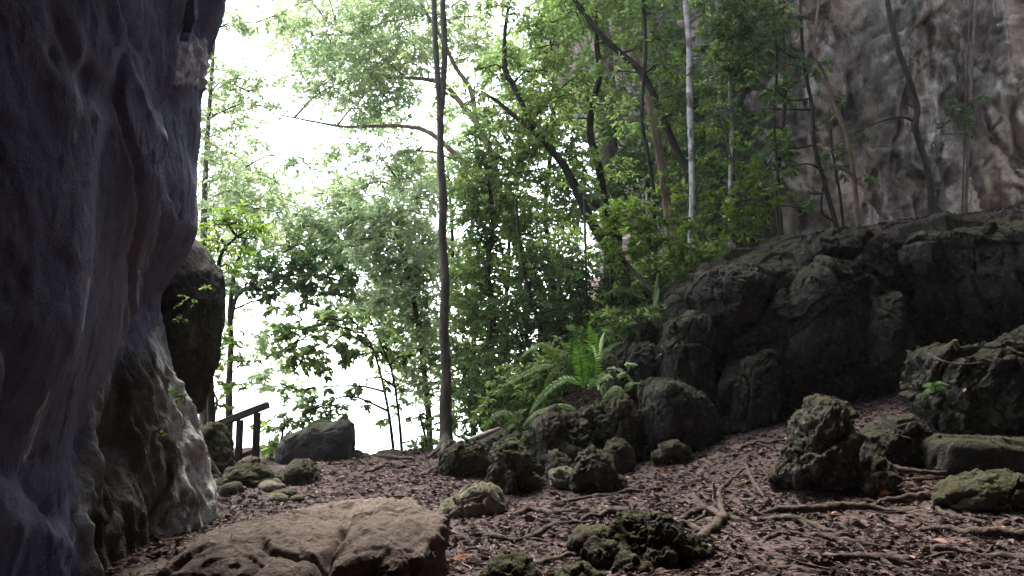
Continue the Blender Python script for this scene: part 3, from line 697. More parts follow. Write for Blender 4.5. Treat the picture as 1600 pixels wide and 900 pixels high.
# mossy root stump in the middle of the foreground: a low tangle of lumps around a hollow
def stump():
    root = thing('tree_stump', G(1000, 850), 'rotten mossy stump with dark hollows and root arms amid foreground leaves', 'stump')
    for nm, px, d, T, sd, am in (('stump_body', [(950, 858), (958, 826), (985, 800), (1018, 792), (1046, 806), (1078, 836), (1112, 862), (1040, 874), (985, 872)], 7.25, 0.34, 50, 0.10),
                         ('moss_hump', [(886, 850), (905, 828), (940, 822), (965, 828), (972, 852), (930, 862)], 7.5, 0.16, 51, 0.04),
                         ('moss_lump', [(922, 870), (930, 852), (955, 846), (975, 857), (975, 877), (945, 884)], 6.95, 0.18, 52, 0.08),
                         ('moss_lump', [(955, 896), (965, 874), (985, 866), (1010, 882), (1015, 896), (985, 903)], 6.7, 0.16, 53, 0.08),
                         ('moss_lump', [(1000, 874), (1010, 856), (1040, 850), (1060, 862), (1055, 880), (1020, 882)], 6.95, 0.18, 54, 0.08)):
        V, f = outline_rock(px, d, T, sd, 7 if nm == 'stump_body' else 5, 2.2, am, pit=0.9 if nm == 'stump_body' else 0.4, crack=0.3, freq=3.0)
        low = V[:, 2].min(); g = gz(V[:, 0], V[:, 1]).min()
        t = np.clip((V[:, 2] - low) / (np.ptp(V[:, 2]) * 0.5), 0, 1); V[:, 2] -= (1 - t) * max(0, low - g + 0.06)
        mesh_obj(nm, V, f, M['stump'], root)
    for px in ([(1000, 830), (960, 838), (915, 858), (870, 872)], [(1040, 830), (1075, 828), (1105, 838), (1135, 850)], [(1020, 850), (1010, 872), (985, 890), (960, 905)], [(985, 815), (950, 806), (915, 812), (880, 822)], [(1060, 850), (1090, 868), (1110, 885)]):
        mb = MB(); C = catmull([G(*q) for q in px], 24); t = np.linspace(0, 1, 24); C[:, 2] = gz(C[:, 0], C[:, 1]) + 0.10 * (1 - t) ** 2 + 0.02 * perlin(C * 6)
        tube(mb, C, np.interp(t, [0, 1], [0.05, 0.012]), 7, 40, 0.25, freq=14); build(mb, 'root_arm', M['root'], root)
stump()
for i, (lab, px, d) in enumerate((('low yellow mossy rock at the bottom edge, left of the stump', [(752, 900), (765, 876), (795, 868), (825, 874), (838, 895), (800, 912)], 6.3),
                    ('dark flat mossy stone at bottom edge between stump and slab', [(862, 905), (880, 885), (905, 880), (935, 892), (940, 912), (890, 918)], 6.25))):
    B('boulder', lab, px, d, 0.2, 'verymossy', 70 + i, amp=0.05)

# ------------------------------------------------------------------ roots on the ground
def ground_line(px, lift, n=None):
    pts = []
    for a, b in px: pts.append(G(a, b))
    C = catmull(pts, n or len(pts) * 7)
    C[:, 2] = gz(C[:, 0], C[:, 1]) + lift
    return C
def root(label, px, r, lift=0.3, name='tree_root', hump=0.0, branches=()):
    mb = MB(); C = ground_line(px, 0)
    R = 0.9 * np.interp(np.linspace(0, 1, len(C)), np.linspace(0, 1, len(r)), r)
    C[:, 2] += (lift + 0.12) * R + hump * np.sin(np.linspace(0, np.pi, len(C))) + 0.6 * R * perlin(C * 3.0)
    C[:, :2] += 0.025 * np.stack([perlin(C * 2.5 + 3), perlin(C * 2.5 + 8)], -1)
    R = R * (1 + 0.35 * perlin(C * 4 + 11))
    C[0, 2] -= R[0] * 1.5; C[-1, 2] -= R[-1] * 2
    tube(mb, C, R, 8, len(C) * 2, 0.22, freq=14)
    for k in range(2 if R.max() > 0.02 else 0):      # side rootlets
        i = random.randrange(len(C) // 4, 3 * len(C) // 4); dr = C[i + 1] - C[i]; dr /= np.linalg.norm(dr); sdv = np.array([-dr[1], dr[0], 0]) * random.choice((-1, 1))
        q = [C[i]] + [C[i] + dr * t * 0.5 + sdv * t * random.uniform(.4, .7) for t in (0.18, 0.4, 0.65)]
        q = np.array(q); q[1:, 2] = gz(q[1:, 0], q[1:, 1]) + np.array([0.012, 0.008, -0.02]); tube(mb, q, [R[i] * .6, R[i] * .45, R[i] * .3, R[i] * .15], 6, 14, 0.2, freq=14)
    tag(build(mb, name, M['root']), label, 'root', 'exposed roots on the forest floor')
root('bowed mossy root arching out from the right of the stump', [(1010, 893), (1050, 868), (1090, 848), (1120, 825), (1138, 812), (1160, 818)], [0.045, 0.05, 0.05, 0.055, 0.05, 0.03], hump=0.03)
root('thin root forking up the slope behind the bowed root', [(1135, 812), (1125, 790), (1128, 765), (1150, 745), (1172, 728)], [0.045, 0.035, 0.03, 0.03, 0.02])
root('stub root reaching left from the bowed root over the stump top', [(1135, 815), (1110, 806), (1085, 808), (1060, 818)], [0.05, 0.045, 0.04, 0.03], hump=0.05)
root('mossy upright root standing among leaves left of craggy boulder', [(1165, 728), (1172, 745), (1185, 765), (1200, 790)], [0.03, 0.035, 0.03, 0.02])
root('long straight brown root crossing before the craggy boulder', [(1185, 806), (1230, 800), (1290, 797), (1340, 795), (1420, 805)], [0.03, 0.045, 0.05, 0.045, 0.03], lift=0.6)
root('root running below and along the long straight brown root', [(1180, 815), (1225, 814), (1270, 822), (1310, 838)], [0.04, 0.045, 0.04, 0.02])
root('low dark root at bottom right, longest near the frame edge', [(1290, 878), (1345, 876), (1390, 880), (1432, 892)], [0.03, 0.05, 0.055, 0.03], lift=0.4)
root('pale brown root slanting off the lower right corner', [(1455, 862), (1510, 868), (1570, 876), (1660, 888)], [0.03, 0.035, 0.04, 0.04], lift=0.5)
root('dark root with mossy gap lying above the lower right corner', [(1430, 832), (1480, 830), (1530, 838), (1600, 842), (1660, 840)], [0.03, 0.045, 0.05, 0.045, 0.03], lift=0.5)
root('short straight root leaving the small mossy rock, pointing down left', [(1455, 795), (1480, 806), (1510, 815), (1540, 824)], [0.03, 0.03, 0.028, 0.02], lift=0.7)
root('mossy root pointing left from the small mossy rock', [(1370, 790), (1410, 782), (1450, 780), (1480, 785)], [0.03, 0.045, 0.05, 0.04], lift=0.5)
root('curled rope like root looping at little dark rock', [(1358, 742), (1352, 726), (1362, 716), (1375, 728), (1400, 742), (1450, 748), (1500, 744), (1560, 738)], [0.02, 0.025, 0.028, 0.03, 0.032, 0.03, 0.03, 0.04], lift=0.9, hump=0.05)
root('thin root wandering across leaves right of the slab', [(705, 842), (740, 838), (790, 845), (840, 838), (880, 822), (930, 815)], [0.025, 0.03, 0.03, 0.03, 0.035, 0.02])
root('root bundle crossing the path before the tapered boulder', [(790, 808), (830, 800), (870, 806), (910, 800), (950, 806)], [0.03, 0.045, 0.04, 0.04, 0.02])
root('slender root above the root bundle, near pale rubble lump', [(860, 788), (905, 782), (940, 776), (985, 770), (1040, 765)], [0.025, 0.03, 0.035, 0.03, 0.02])
root('dark root along the lip of the ledge by standing block', [(480, 722), (520, 720), (560, 716), (610, 718), (650, 720)], [0.05, 0.06, 0.05, 0.05, 0.03], lift=0.6)
root('gnarled root ridge across the path below the ledge lip', [(565, 742), (590, 733), (612, 728), (635, 730), (660, 724)], [0.03, 0.05, 0.055, 0.04, 0.02], lift=0.4)
root('dark root at left of path below slender tree', [(655, 745), (670, 738), (690, 730), (700, 720)], [0.03, 0.04, 0.05, 0.04], lift=0.4)
root('stout root from the rock block running down to leaves', [(1000, 655), (1008, 670), (1018, 690), (1026, 705)], [0.05, 0.05, 0.045, 0.03], lift=1.0)
root('straight stick like root before the smooth dark boulder', [(1155, 702), (1180, 696), (1210, 692), (1235, 690)], [0.03, 0.04, 0.04, 0.03], lift=0.5)
root('fine root between bowed root and lower right roots', [(1190, 850), (1240, 838), (1290, 842), (1340, 852), (1390, 858)], [0.02, 0.03, 0.03, 0.03, 0.015])
root('short root at bottom edge between the two mossy stones', [(820, 892), (850, 880), (885, 872), (915, 868)], [0.03, 0.035, 0.035, 0.02])
root('dark root lying along the bottom right edge near the middle', [(1120, 905), (1170, 893), (1230, 890), (1290, 900)], [0.02, 0.035, 0.035, 0.02])

for k in range(16):
    px = random.uniform(900, 1560); py = random.uniform(745, 885); L_ = random.uniform(60, 170) * (py - 600) / 250; sl = random.uniform(-0.25, 0.35)
    pts = [(px + L_ * t, py + L_ * t * sl + random.uniform(-5, 5)) for t in (0, .3, .6, 1)]
    root('fine root thread half buried in the leaf litter', pts, [0.012, 0.02, 0.018, 0.01], lift=0.25)
# ------------------------------------------------------------------ leaves
def leaf_quads(mb, pos, ax, nm, Ln, Wd, fold=0.18, droop=0.15):
    pos = np.asarray(pos); ax = ax / np.linalg.norm(ax, axis=1)[:, None]
    sd = np.cross(nm, ax); sd /= np.maximum(np.linalg.norm(sd, axis=1), 1e-6)[:, None]
    nn = np.cross(ax, sd)
    n = len(pos); Ln = np.asarray(Ln)[:, None]; Wd = np.asarray(Wd)[:, None]
    def pt(a, b, c): return pos + ax * Ln * a + sd * Wd * b + nn * (Wd * c)
    V = np.stack([pt(0, 0, 0), pt(0.3, -0.5, fold), pt(0.68, -0.4, fold * 0.6), pt(1, 0, -droop * 2), pt(0.68, 0.4, fold * 0.6), pt(0.3, 0.5, fold)], 1).reshape(-1, 3)
    b = np.arange(n)[:, None] * 6
    Q = np.concatenate([b + np.array([[0, 1, 2, 3]]), b + np.array([[0, 3, 4, 5]])])
    mb.add(V, Q)

def rand_ball(n):
    v = rng.normal(size=(n, 3)); v /= np.linalg.norm(v, axis=1)[:, None]
    return v * (rng.random(n) ** (1 / 2.4))[:, None]

def spray(leaves, wood, C, R, cov, Lf, Wf, flat=0.5, droop=0.25, per=9, gap=0.0, twig=0.45, skel=None):
    """leafy twigs filling an uneven ellipsoid round C; cov = leaf layers deep"""
    area = np.pi * R[0] * R[2]
    n = max(8, int(cov * area / (Lf * Wf * 0.62 * 0.55))); nt = max(2, n // per)
    o = rand_ball(nt * 3)
    pts = C + o * R
    dens = perlin(pts * (0.95 / max(R.max(), 0.4) * 1.6) + 13.7) + 0.4 * perlin(pts * 2.6 + 4)
    o = o[np.argsort(-(dens + 0.25 * rng.random(len(o))))][:nt] if gap else o[:nt]
    pts = C + o * R
    out = o * np.array([1, 1, 0.35]) + rng.normal(size=(nt, 3)) * 0.45; out[:, 2] -= droop * rng.random(nt)
    out /= np.linalg.norm(out, axis=1)[:, None]
    tl = twig * (0.6 + 0.8 * rng.random(nt)) * max(0.35, min(1.2, R.max()))
    for k in range(nt):
        if k % 3 == 0 and wood is not None:
            a = pts[k]; b = a + out[k] * tl[k] * 0.9
            q = [a, (a + b) / 2 + rng.normal(size=3) * 0.02, b]; rq = [0.007, 0.005, 0.003]; nq = 4
            if skel is not None:         # joined to the nearest limb
                h = skel[np.argmin(np.linalg.norm(skel - a, axis=1))]
                q = [h, (h + a) / 2 + np.array([0, 0, 0.06]) * np.linalg.norm(a - h) + rng.normal(size=3) * 0.03] + q; rq = [0.010, 0.008] + rq; nq = 8
            tube(wood, q, rq, 3, nq, 0, cap=False)
    t = (np.arange(per) + 0.5) / per
    tt = np.repeat(t[None], nt, 0) + rng.normal(size=(nt, per)) * 0.05
    base = pts[:, None] + out[:, None] * (tl[:, None] * tt)[..., None]
    base[..., 2] -= (tl[:, None] * tt ** 2 * droop * 0.5)
    up = np.array([0, 0, 1.0]) + rng.normal(size=(nt, per, 3)) * 0.35
    sdir = np.cross(out[:, None], up); sdir /= np.maximum(np.linalg.norm(sdir, axis=2), 1e-6)[..., None]
    sg = np.where(np.arange(per) % 2 == 0, 1, -1)[None, :, None]
    ax = out[:, None] * 0.55 + sdir * sg * 0.8 + rng.normal(size=(nt, per, 3)) * 0.3; ax[..., 2] -= droop
    nm = np.array([0, -0.12, 1.0]) * flat + rng.normal(size=(nt, per, 3)) * 0.5
    sc = (0.65 + 0.6 * rng.random((nt, per)))
    leaf_quads(leaves, base.reshape(-1, 3), ax.reshape(-1, 3), nm.reshape(-1, 3), (Lf * sc).ravel(), (Wf * sc).ravel())

def tree(name, label, cat, trunks, d, blobs, leaf=(0.15, 0.06), lmat='leaf_mid', bark='bark_dark', group=None, cov=1.0, limb_r=0.025, to_ground=True, limbs=True, droop=0.25, gap=1):
    """trunks: list of (points base to tip as (px,py[,d]), radii in photo pixels); blobs: (px,py,r[,d[,cov]])"""
    wood = MB(); leaves = MB(); skel = []
    base = None
    for pts, rp in trunks:
        W3 = np.array([P(q[0], q[1], q[2] if len(q) > 2 else d) for q in pts])
        R = np.interp(np.linspace(0, 1, len(pts)), np.linspace(0, 1, len(rp)), rp) / F * d
        if to_ground and base is None:
            g = gz1(W3[0, 0], W3[0, 1])
            if W3[0, 2] > g - 0.1:
                W3 = np.vstack([[W3[0, 0], W3[0, 1], g - 0.15], W3]); R = np.concatenate([[R[0] * 1.35], R])
        if base is None: base = W3[0]
        C, RR = tube(wood, W3, R, 9, max(10, len(W3) * 7), 0.1)
        skel.append(C)
    S = np.vstack(skel) if skel else None
    if base is None: base = P(blobs[0][0], blobs[0][1], d); base = np.array([base[0], base[1], gz1(base[0], base[1])])
    for b in blobs:
        bd = b[3] if len(b) > 3 and b[3] else d; bc = b[4] if len(b) > 4 else cov
        C = P(b[0], b[1], bd); r = b[2] / F * bd
        if limbs and S is not None:
            dist = np.linalg.norm(S - C, axis=1) + np.where(S[:, 2] > C[2], 1.5, 0)
            dv = C - S; dist = dist * (1 + 1.6 * ss(0.6, 0.95, np.abs(dv[:, 2]) / np.maximum(np.linalg.norm(dv, axis=1), 1e-6)))
            a = S[np.argmin(dist)]; mid = (a + C) / 2 + np.array([0, 0, 0.12 * np.linalg.norm(C - a)]) + rng.normal(size=3) * 0.08
            Lr = limb_r
            cl, _ = tube(wood, [a, mid, C, C + (C - mid) * 0.5], [Lr, Lr * 0.7, Lr * 0.45, Lr * 0.15], 5, 9, 0.1)
            S = np.vstack([S, cl[3:7]])
            for _k in range(3):
                e = C + rand_ball(1)[0] * r * 0.9; S = np.vstack([S, (cl[4] + e) / 2, e]); m2 = (cl[4] + e) / 2 + rng.normal(size=3) * 0.1 * r
                tube(wood, [cl[4], m2, e], [Lr * 0.45, Lr * 0.3, Lr * 0.15], 4, 6, 0, cap=False)
        spray(leaves, wood, C, np.array([r, r * 1.1, r * 0.85]), bc, leaf[0], leaf[1], droop=droop, gap=gap, skel=S if limb_r > 0.01 else None)
    root = thing(name, base, label, cat, group or {'tree': 'trees around the clearing', 'shrub': 'shrubs on the slope', 'sapling': 'saplings', 'stem': 'thin stems', 'vine': 'hanging vines'}.get(cat))
    if wood.n: build(wood, 'trunk', M[bark], root)
    if leaves.n: build(leaves, 'crown', M[lmat], root, smooth=False)
    return root

exec_trees = True
# slender forked tree in the middle of the opening
SLENDER = tree('slender_tree', 'slender grey tree standing on the ledge, forking into two stems overhead', 'tree',
     [([(698, 692), (695.5, 640), (697, 580), (693, 510), (695.5, 440), (691, 370), (692.5, 310), (688.5, 250), (688, 190), (686, 150), (681, 80), (678, 0), (676, -120), (670, -260)], [11.5, 8.5, 7.5, 7, 6.6, 6.3, 5.6, 5, 4.6, 4, 3]),
      ([(687, 190), (692, 140), (695, 70), (692, 0), (696, -120), (710, -250)], [5.5, 5, 4.8, 4.5, 4, 3])], 15.6,
     [(672, -260, 90), (720, -250, 80), (690, 140, 14, 15.6, 1.0), (600, -200, 80), (790, -210, 80)], (0.13, 0.06), 'leaf_mid', 'bark_grey')
for k, (px, py) in enumerate(((668, 716), (684, 724), (712, 722), (728, 712))):
    a = P(698, 668, 15.6); b = P(698, 690, 15.6); e = G(px, py)
    mb = MB(); tube(mb, [a, (a + b) / 2 + (e - b) * 0.08, b + (e - b) * 0.35 + np.array([0, 0, 0.02]), e + np.array([0, 0, 0.0])], [0.05, 0.08, 0.06, 0.02], 7, 22, 0.2, freq=12)
    build(mb, 'root_flare', M['bark_grey'], SLENDER)
# pale big-limbed tree behind it
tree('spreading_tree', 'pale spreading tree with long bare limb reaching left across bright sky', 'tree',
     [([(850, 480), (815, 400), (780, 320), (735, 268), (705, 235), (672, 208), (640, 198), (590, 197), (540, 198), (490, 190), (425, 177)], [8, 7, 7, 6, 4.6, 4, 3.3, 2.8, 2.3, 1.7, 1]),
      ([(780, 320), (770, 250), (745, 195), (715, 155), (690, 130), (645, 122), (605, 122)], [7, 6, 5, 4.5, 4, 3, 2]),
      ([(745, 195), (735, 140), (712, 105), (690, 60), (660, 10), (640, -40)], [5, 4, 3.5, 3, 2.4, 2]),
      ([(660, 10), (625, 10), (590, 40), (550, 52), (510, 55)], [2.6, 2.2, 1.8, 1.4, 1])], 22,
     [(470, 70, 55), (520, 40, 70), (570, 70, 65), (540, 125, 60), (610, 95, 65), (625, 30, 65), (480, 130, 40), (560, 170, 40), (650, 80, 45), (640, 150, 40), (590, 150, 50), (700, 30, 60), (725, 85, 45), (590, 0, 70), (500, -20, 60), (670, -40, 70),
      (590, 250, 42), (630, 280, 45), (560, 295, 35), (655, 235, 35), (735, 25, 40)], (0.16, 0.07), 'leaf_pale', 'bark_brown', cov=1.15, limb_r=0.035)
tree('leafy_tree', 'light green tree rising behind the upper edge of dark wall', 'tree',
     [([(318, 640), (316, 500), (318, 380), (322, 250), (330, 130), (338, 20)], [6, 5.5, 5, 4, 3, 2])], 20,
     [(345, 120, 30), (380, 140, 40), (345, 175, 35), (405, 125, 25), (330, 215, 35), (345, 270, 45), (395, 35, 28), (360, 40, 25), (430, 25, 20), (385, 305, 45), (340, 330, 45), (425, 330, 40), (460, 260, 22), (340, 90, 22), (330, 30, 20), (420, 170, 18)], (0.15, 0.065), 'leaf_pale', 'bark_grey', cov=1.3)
tree('lime_tree', 'bright lime leaved small tree right beside the bulging wall lobe', 'tree',
     [([(330, 650), (328, 560), (334, 470), (345, 400), (370, 370)], [6, 5, 4, 3, 1.5])], 14.0,
     [(352, 385, 36), (385, 372, 36), (340, 350, 26), (400, 350, 24), (370, 345, 28), (355, 415, 22), (345, 520, 18, 14, .6), (338, 570, 18, 14, .7)], (0.12, 0.04), 'leaf_lime', 'bark_dark', cov=0.9)
tree('dark_leaved_tree', 'dark leaved tree behind railing with a low branch across the glare', 'tree',
     [([(358, 660), (358, 600), (361, 540), (360, 480), (368, 420), (385, 370)], [6, 5, 4.5, 4, 3, 2]),
      ([(361, 500), (372, 460), (400, 445), (440, 432), (490, 430), (540, 440)], [3, 3, 2.6, 2.2, 1.8, 1])], 18,
     [(405, 420, 32), (440, 415, 36), (480, 420, 40), (515, 430, 36), (545, 445, 28), (460, 450, 30), (500, 460, 30), (425, 455, 24), (385, 440, 22), (470, 390, 30), (515, 395, 28), (430, 480, 16)], (0.15, 0.075), 'leaf_dark', 'bark_dark', cov=1.35)
tree('broadleaf_sapling', 'thin sapling left of the twin pair, leaning far left with big leaves', 'sapling',
     [([(615, 706), (608, 650), (596, 590), (580, 540), (555, 505), (525, 480)], [2.4, 2.2, 2, 1.8, 1.4, 1])], 16.3,
     [(448, 505, 20), (455, 520, 26), (480, 530, 30), (510, 545, 34), (450, 550, 26), (540, 535, 26), (470, 565, 22), (440, 480, 20), (500, 500, 26), (535, 500, 24), (500, 605, 26, 16.3, 0.5), (520, 580, 20, 16.3, 0.6), (480, 640, 24, 16.3, .6), (440, 600, 16, 16.3, .4), (545, 640, 20, 16.3, 0.4)], (0.16, 0.09), 'leaf_mid', 'bark_dark', cov=1.5)
tree('broadleaf_sapling', 'thin upright sapling right of the twin pair on ledge, with few leaves', 'sapling',
     [([(628, 706), (622, 640), (612, 580), (592, 530), (575, 490)], [2.4, 2, 1.8, 1.4, 1])], 16.3,
     [(560, 560, 24, 16.3, 0.6), (575, 500, 30), (560, 600, 22, 16.3, 0.7), (610, 600, 16, 16.3, 0.7), (615, 650, 16, 16.3, 0.6), (640, 690, 18, 16.3, 0.7), (600, 540, 26), (630, 560, 22)], (0.15, 0.085), 'leaf_mid', 'bark_dark', cov=1.2)
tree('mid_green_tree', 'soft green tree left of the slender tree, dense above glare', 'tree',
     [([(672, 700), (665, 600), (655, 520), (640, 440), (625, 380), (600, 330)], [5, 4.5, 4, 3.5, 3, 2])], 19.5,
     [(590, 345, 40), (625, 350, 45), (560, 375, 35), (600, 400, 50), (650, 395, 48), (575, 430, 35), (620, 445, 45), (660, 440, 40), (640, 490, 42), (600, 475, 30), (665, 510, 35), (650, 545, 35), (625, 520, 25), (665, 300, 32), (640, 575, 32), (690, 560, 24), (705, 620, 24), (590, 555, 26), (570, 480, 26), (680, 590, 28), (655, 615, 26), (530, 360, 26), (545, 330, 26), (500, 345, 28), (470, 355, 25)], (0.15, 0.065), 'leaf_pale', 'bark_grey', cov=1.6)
tree('cliff_edge_bush', 'leafy bush hanging over the ledge between saplings and slender tree', 'bush',
     [([(668, 712), (664, 680), (655, 650)], [2.5, 2, 1])], 16.6,
     [(655, 640, 22), (672, 665, 22), (650, 690, 20), (730, 660, 26), (740, 630, 26), (722, 690, 22), (670, 695, 18)], (0.13, 0.06), 'leaf_mid', 'bark_dark', cov=0.8)

# foliage right of the slender tree
tree('bushy_tree', 'dense green bushy tree just right of the slender trunk', 'tree',
     [([(760, 660), (765, 580), (770, 500), (762, 420), (770, 340), (760, 260)], [6, 5.5, 5, 4.5, 3.5, 2])], 18.2,
     [(740, 240, 36), (775, 220, 38), (755, 280, 44), (800, 260, 40), (730, 320, 36), (775, 330, 48), (820, 310, 40), (745, 375, 42), (800, 380, 50), (735, 430, 36), (780, 435, 46), (750, 490, 44), (800, 480, 46), (735, 540, 38), (785, 540, 44), (745, 590, 38), (725, 480, 30), (845, 350, 36), (850, 270, 30)], (0.14, 0.06), 'leaf_mid', 'bark_dark', cov=1.5)
tree('dark_understory_tree', 'dark green low tree filling the slope below the leaning tree', 'tree',
     [([(845, 530), (832, 470), (818, 420), (810, 360), (806, 310)], [4, 3.5, 3, 2.5, 1.5])], 17.2,
     [(840, 420, 42), (820, 470, 44), (860, 470, 46), (835, 530, 46), (795, 580, 46), (845, 580, 40), (880, 420, 36), (890, 500, 40), (760, 620, 38), (800, 635, 34), (780, 660, 28), (870, 540, 36), (905, 460, 32)], (0.12, 0.05), 'leaf_dark', 'bark_dark', cov=1.4)
tree('leaning_tree', 'dark leaning tree slanting up left with tufts along its top', 'tree',
     [([(975, 420), (950, 390), (925, 348), (910, 318), (898, 292), (884, 264), (867, 241), (836, 206), (801, 179), (778, 159), (751, 142)], [8, 8, 7.5, 7, 7, 6.5, 6, 5, 4, 3, 1.5]),
      ([(940, 326), (920, 312), (898, 292)], [4.5, 4.5, 5]),
      ([(836, 206), (815, 160), (800, 130), (789, 105), (790, 40), (803, -30)], [4, 4, 4.5, 4.5, 3, 2])], 18.0,
     [(760, 108, 16, 18, 2.2), (788, 92, 20, 18, 2.2), (778, 120, 15, 18, 2), (735, 160, 34), (790, 175, 40), (830, 225, 40), (830, 165, 34), (865, 200, 40), (880, 150, 36), (845, 110, 38), (870, 70, 40), (900, 120, 34), (840, 50, 34), (815, 20, 36), (770, 10, 30), (890, 20, 40), (905, 240, 36)], (0.15, 0.06), 'leaf_mid', 'bark_dark', cov=1.15)
tree('curvy_trunk_tree', 'dark wavy stemmed tree between the leaning and the arching tree', 'tree',
     [([(950, 400), (946, 330), (943, 300), (933, 250), (922, 210), (925, 163), (937, 117), (933, 78), (929, 0), (925, -100)], [5.5, 5.5, 5.5, 6, 6, 5.5, 5, 4.5, 4, 3])], 18.6,
     [(905, 185, 30), (955, 160, 30), (945, 60, 36), (915, 20, 34), (960, 260, 30), (910, 280, 28), (960, -20, 60), (890, -40, 60)], (0.15, 0.06), 'leaf_mid', 'bark_dark', cov=1.2)
tree('arching_tree', 'dark tree arching from the white trunk up over to the left', 'tree',
     [([(1082, 400), (1078, 310), (1073, 264), (1065, 249), (1046, 210), (1023, 152), (999, 109), (968, 82), (933, 47), (898, 0), (860, -50)], [6, 6, 6, 6, 6, 5.5, 5.5, 5.2, 5, 4.5, 3])], 17.4,
     [(1000, 60, 30), (960, 110, 24), (1035, 100, 36), (1050, 180, 30), (860, -60, 60)], (0.15, 0.06), 'leaf_mid', 'bark_dark', cov=1.1)
tree('pole_tree', 'very thin straight dark tree left of the white trunk', 'tree',
     [([(1024, 400), (1021, 300), (1011, 233), (1003, 187), (1006, 120), (1009, 78), (1005, 0), (1003, -80)], [3, 3.2, 3.2, 3.2, 3, 3, 3, 2])], 17.0,
     [(1020, 20, 28), (985, -10, 30), (1030, 60, 24)], (0.14, 0.06), 'leaf_dark', 'bark_dark', cov=1.2)
tree('white_trunk_tree', 'white barked straight tree with blotched trunk before dark foliage', 'tree',
     [([(1081, 440), (1080, 380), (1082, 320), (1081, 253), (1078, 175), (1077, 100), (1076, 58), (1071, 0), (1068, -100)], [6, 5.5, 5.5, 5, 5, 5, 5, 4.5, 4])], 16.8,
     [(1110, 30, 36), (1095, 90, 26), (1060, -60, 60), (1130, -40, 60)], (0.17, 0.07), 'leaf_dark', 'bark_white', cov=1.3)
tree('brown_trunk_tree', 'brown smooth trunk slanting behind the pole tree, dead epiphytes on top', 'tree',
     [([(1055, 430), (1045, 340), (1034, 260), (1022, 195), (1008, 130), (990, 80), (975, 40), (968, 0)], [8, 7.5, 7, 6.5, 6.5, 7, 8, 7])], 19.5,
     [(985, 60, 16, 19.5, 1.0), (1000, 118, 14, 19.5, .8), (985, 190, 30), (1045, 290, 26), (970, 340, 34), (940, -60, 70)], (0.16, 0.06), 'leaf_mid', 'bark_brown', cov=1.1)
tree('mossy_trunk_tree', 'thick mossy trunk hung with plants, far behind the wavy tree', 'tree',
     [([(958, 420), (955, 330), (953, 240), (950, 160), (945, 80), (932, 0), (925, -80)], [16, 15, 14, 13.5, 13, 12, 11])], 24,
     [(935, 150, 26, 23, 1.0), (965, 200, 28, 23.4, 1.0), (920, 100, 30, 24, 1.2), (985, 140, 24, 23.6, .8), (890, 220, 40, 24, 1.4), (1000, 250, 40, 24, 1.4), (950, 300, 40, 23, 1.2), (900, -40, 90), (990, -60, 90)], (0.2, 0.08), 'leaf_dark', 'bark_grey', cov=1.2)
tree('pale_thin_tree', 'thin pale grey tree right of the white trunk, before the cliff', 'tree',
     [([(1141, 420), (1141, 303), (1142, 240), (1143, 194), (1140, 120), (1141, 39), (1138, -60)], [3.5, 3.2, 3, 3, 2.8, 2.6, 2])], 17.5,
     [(1130, 60, 36), (1165, 30, 36), (1125, 120, 34), (1160, 100, 32), (1180, 60, 26), (1120, 0, 40), (1170, -20, 40), (1115, 170, 26)], (0.17, 0.06), 'leaf_dark', 'bark_white', cov=1.6)
tree('yellow_sapling', 'yellow green sapling with open leaves between white trunk and cliff', 'sapling',
     [([(1165, 400), (1160, 340), (1152, 280), (1135, 220), (1125, 170)], [2, 1.8, 1.5, 1.2, .8])], 16.6,
     [(1120, 195, 24, 16.6, .9), (1135, 240, 22, 16.6, .9), (1105, 250, 20, 16.6, .9), (1165, 250, 26, 16.6, .8), (1130, 300, 30, 16.6, 1.0), (1170, 310, 30, 16.6, 1.0), (1120, 350, 30), (1165, 355, 32), (1200, 320, 26), (1190, 280, 20)], (0.15, 0.065), 'leaf_yellow', 'bark_grey', cov=1.0)
# trees standing before the cliff
tree('cliff_tree', 'black crooked tree standing on the ledge before the cliff, roots spread', 'tree',
     [([(1462, 345), (1456, 317), (1454, 287), (1441, 236), (1431, 205), (1430, 190), (1433, 169), (1420, 122), (1403, 76), (1392, 30), (1384, -20), (1375, -100)], [9, 6.5, 5.5, 5, 5.5, 5.5, 5, 4.8, 4.5, 4.2, 4, 3]),
      ([(1430, 190), (1410, 183), (1385, 187), (1352, 200), (1330, 215)], [2.5, 1.8, 1.4, 1, .6]),
      ([(1458, 322), (1475, 338), (1500, 346), (1552, 350)], [6, 6.5, 4.5, 2])], 17.2,
     [(1340, 205, 10, 17.2, .7), (1375, -110, 60)], (0.14, 0.05), 'leaf_dark', 'bark_dark', cov=1)
tree('ledge_sapling', 'thin dark double stemmed tree at left part of the cliff', 'tree',
     [([(1306, 352), (1292, 300), (1285, 274), (1273, 228), (1269, 169), (1262, 130), (1256, 97), (1252, 40), (1250, -30)], [4, 3.8, 3.6, 3.4, 3.2, 3, 2.8, 2.6, 2]),
      ([(1300, 345), (1284, 330), (1286, 290)], [2, 1.8, 1.5])], 17.0,
     [(1235, 90, 22, 17, .9), (1215, 110, 22, 17, 1), (1260, 110, 18, 17, .7), (1225, 150, 22, 17, .8), (1200, 60, 26, 17, 1.2), (1245, 30, 18, 17, .8), (1215, 20, 26, 17, 1.3), (1270, 190, 16, 17, .5), (1205, 170, 24, 17, .9), (1210, 220, 26, 17, .9), (1235, 260, 22, 17, .6), (1265, 300, 18, 17, .6), (1195, 250, 26, 17, 1)], (0.16, 0.05), 'leaf_dark', 'bark_dark', cov=1, droop=0.5)
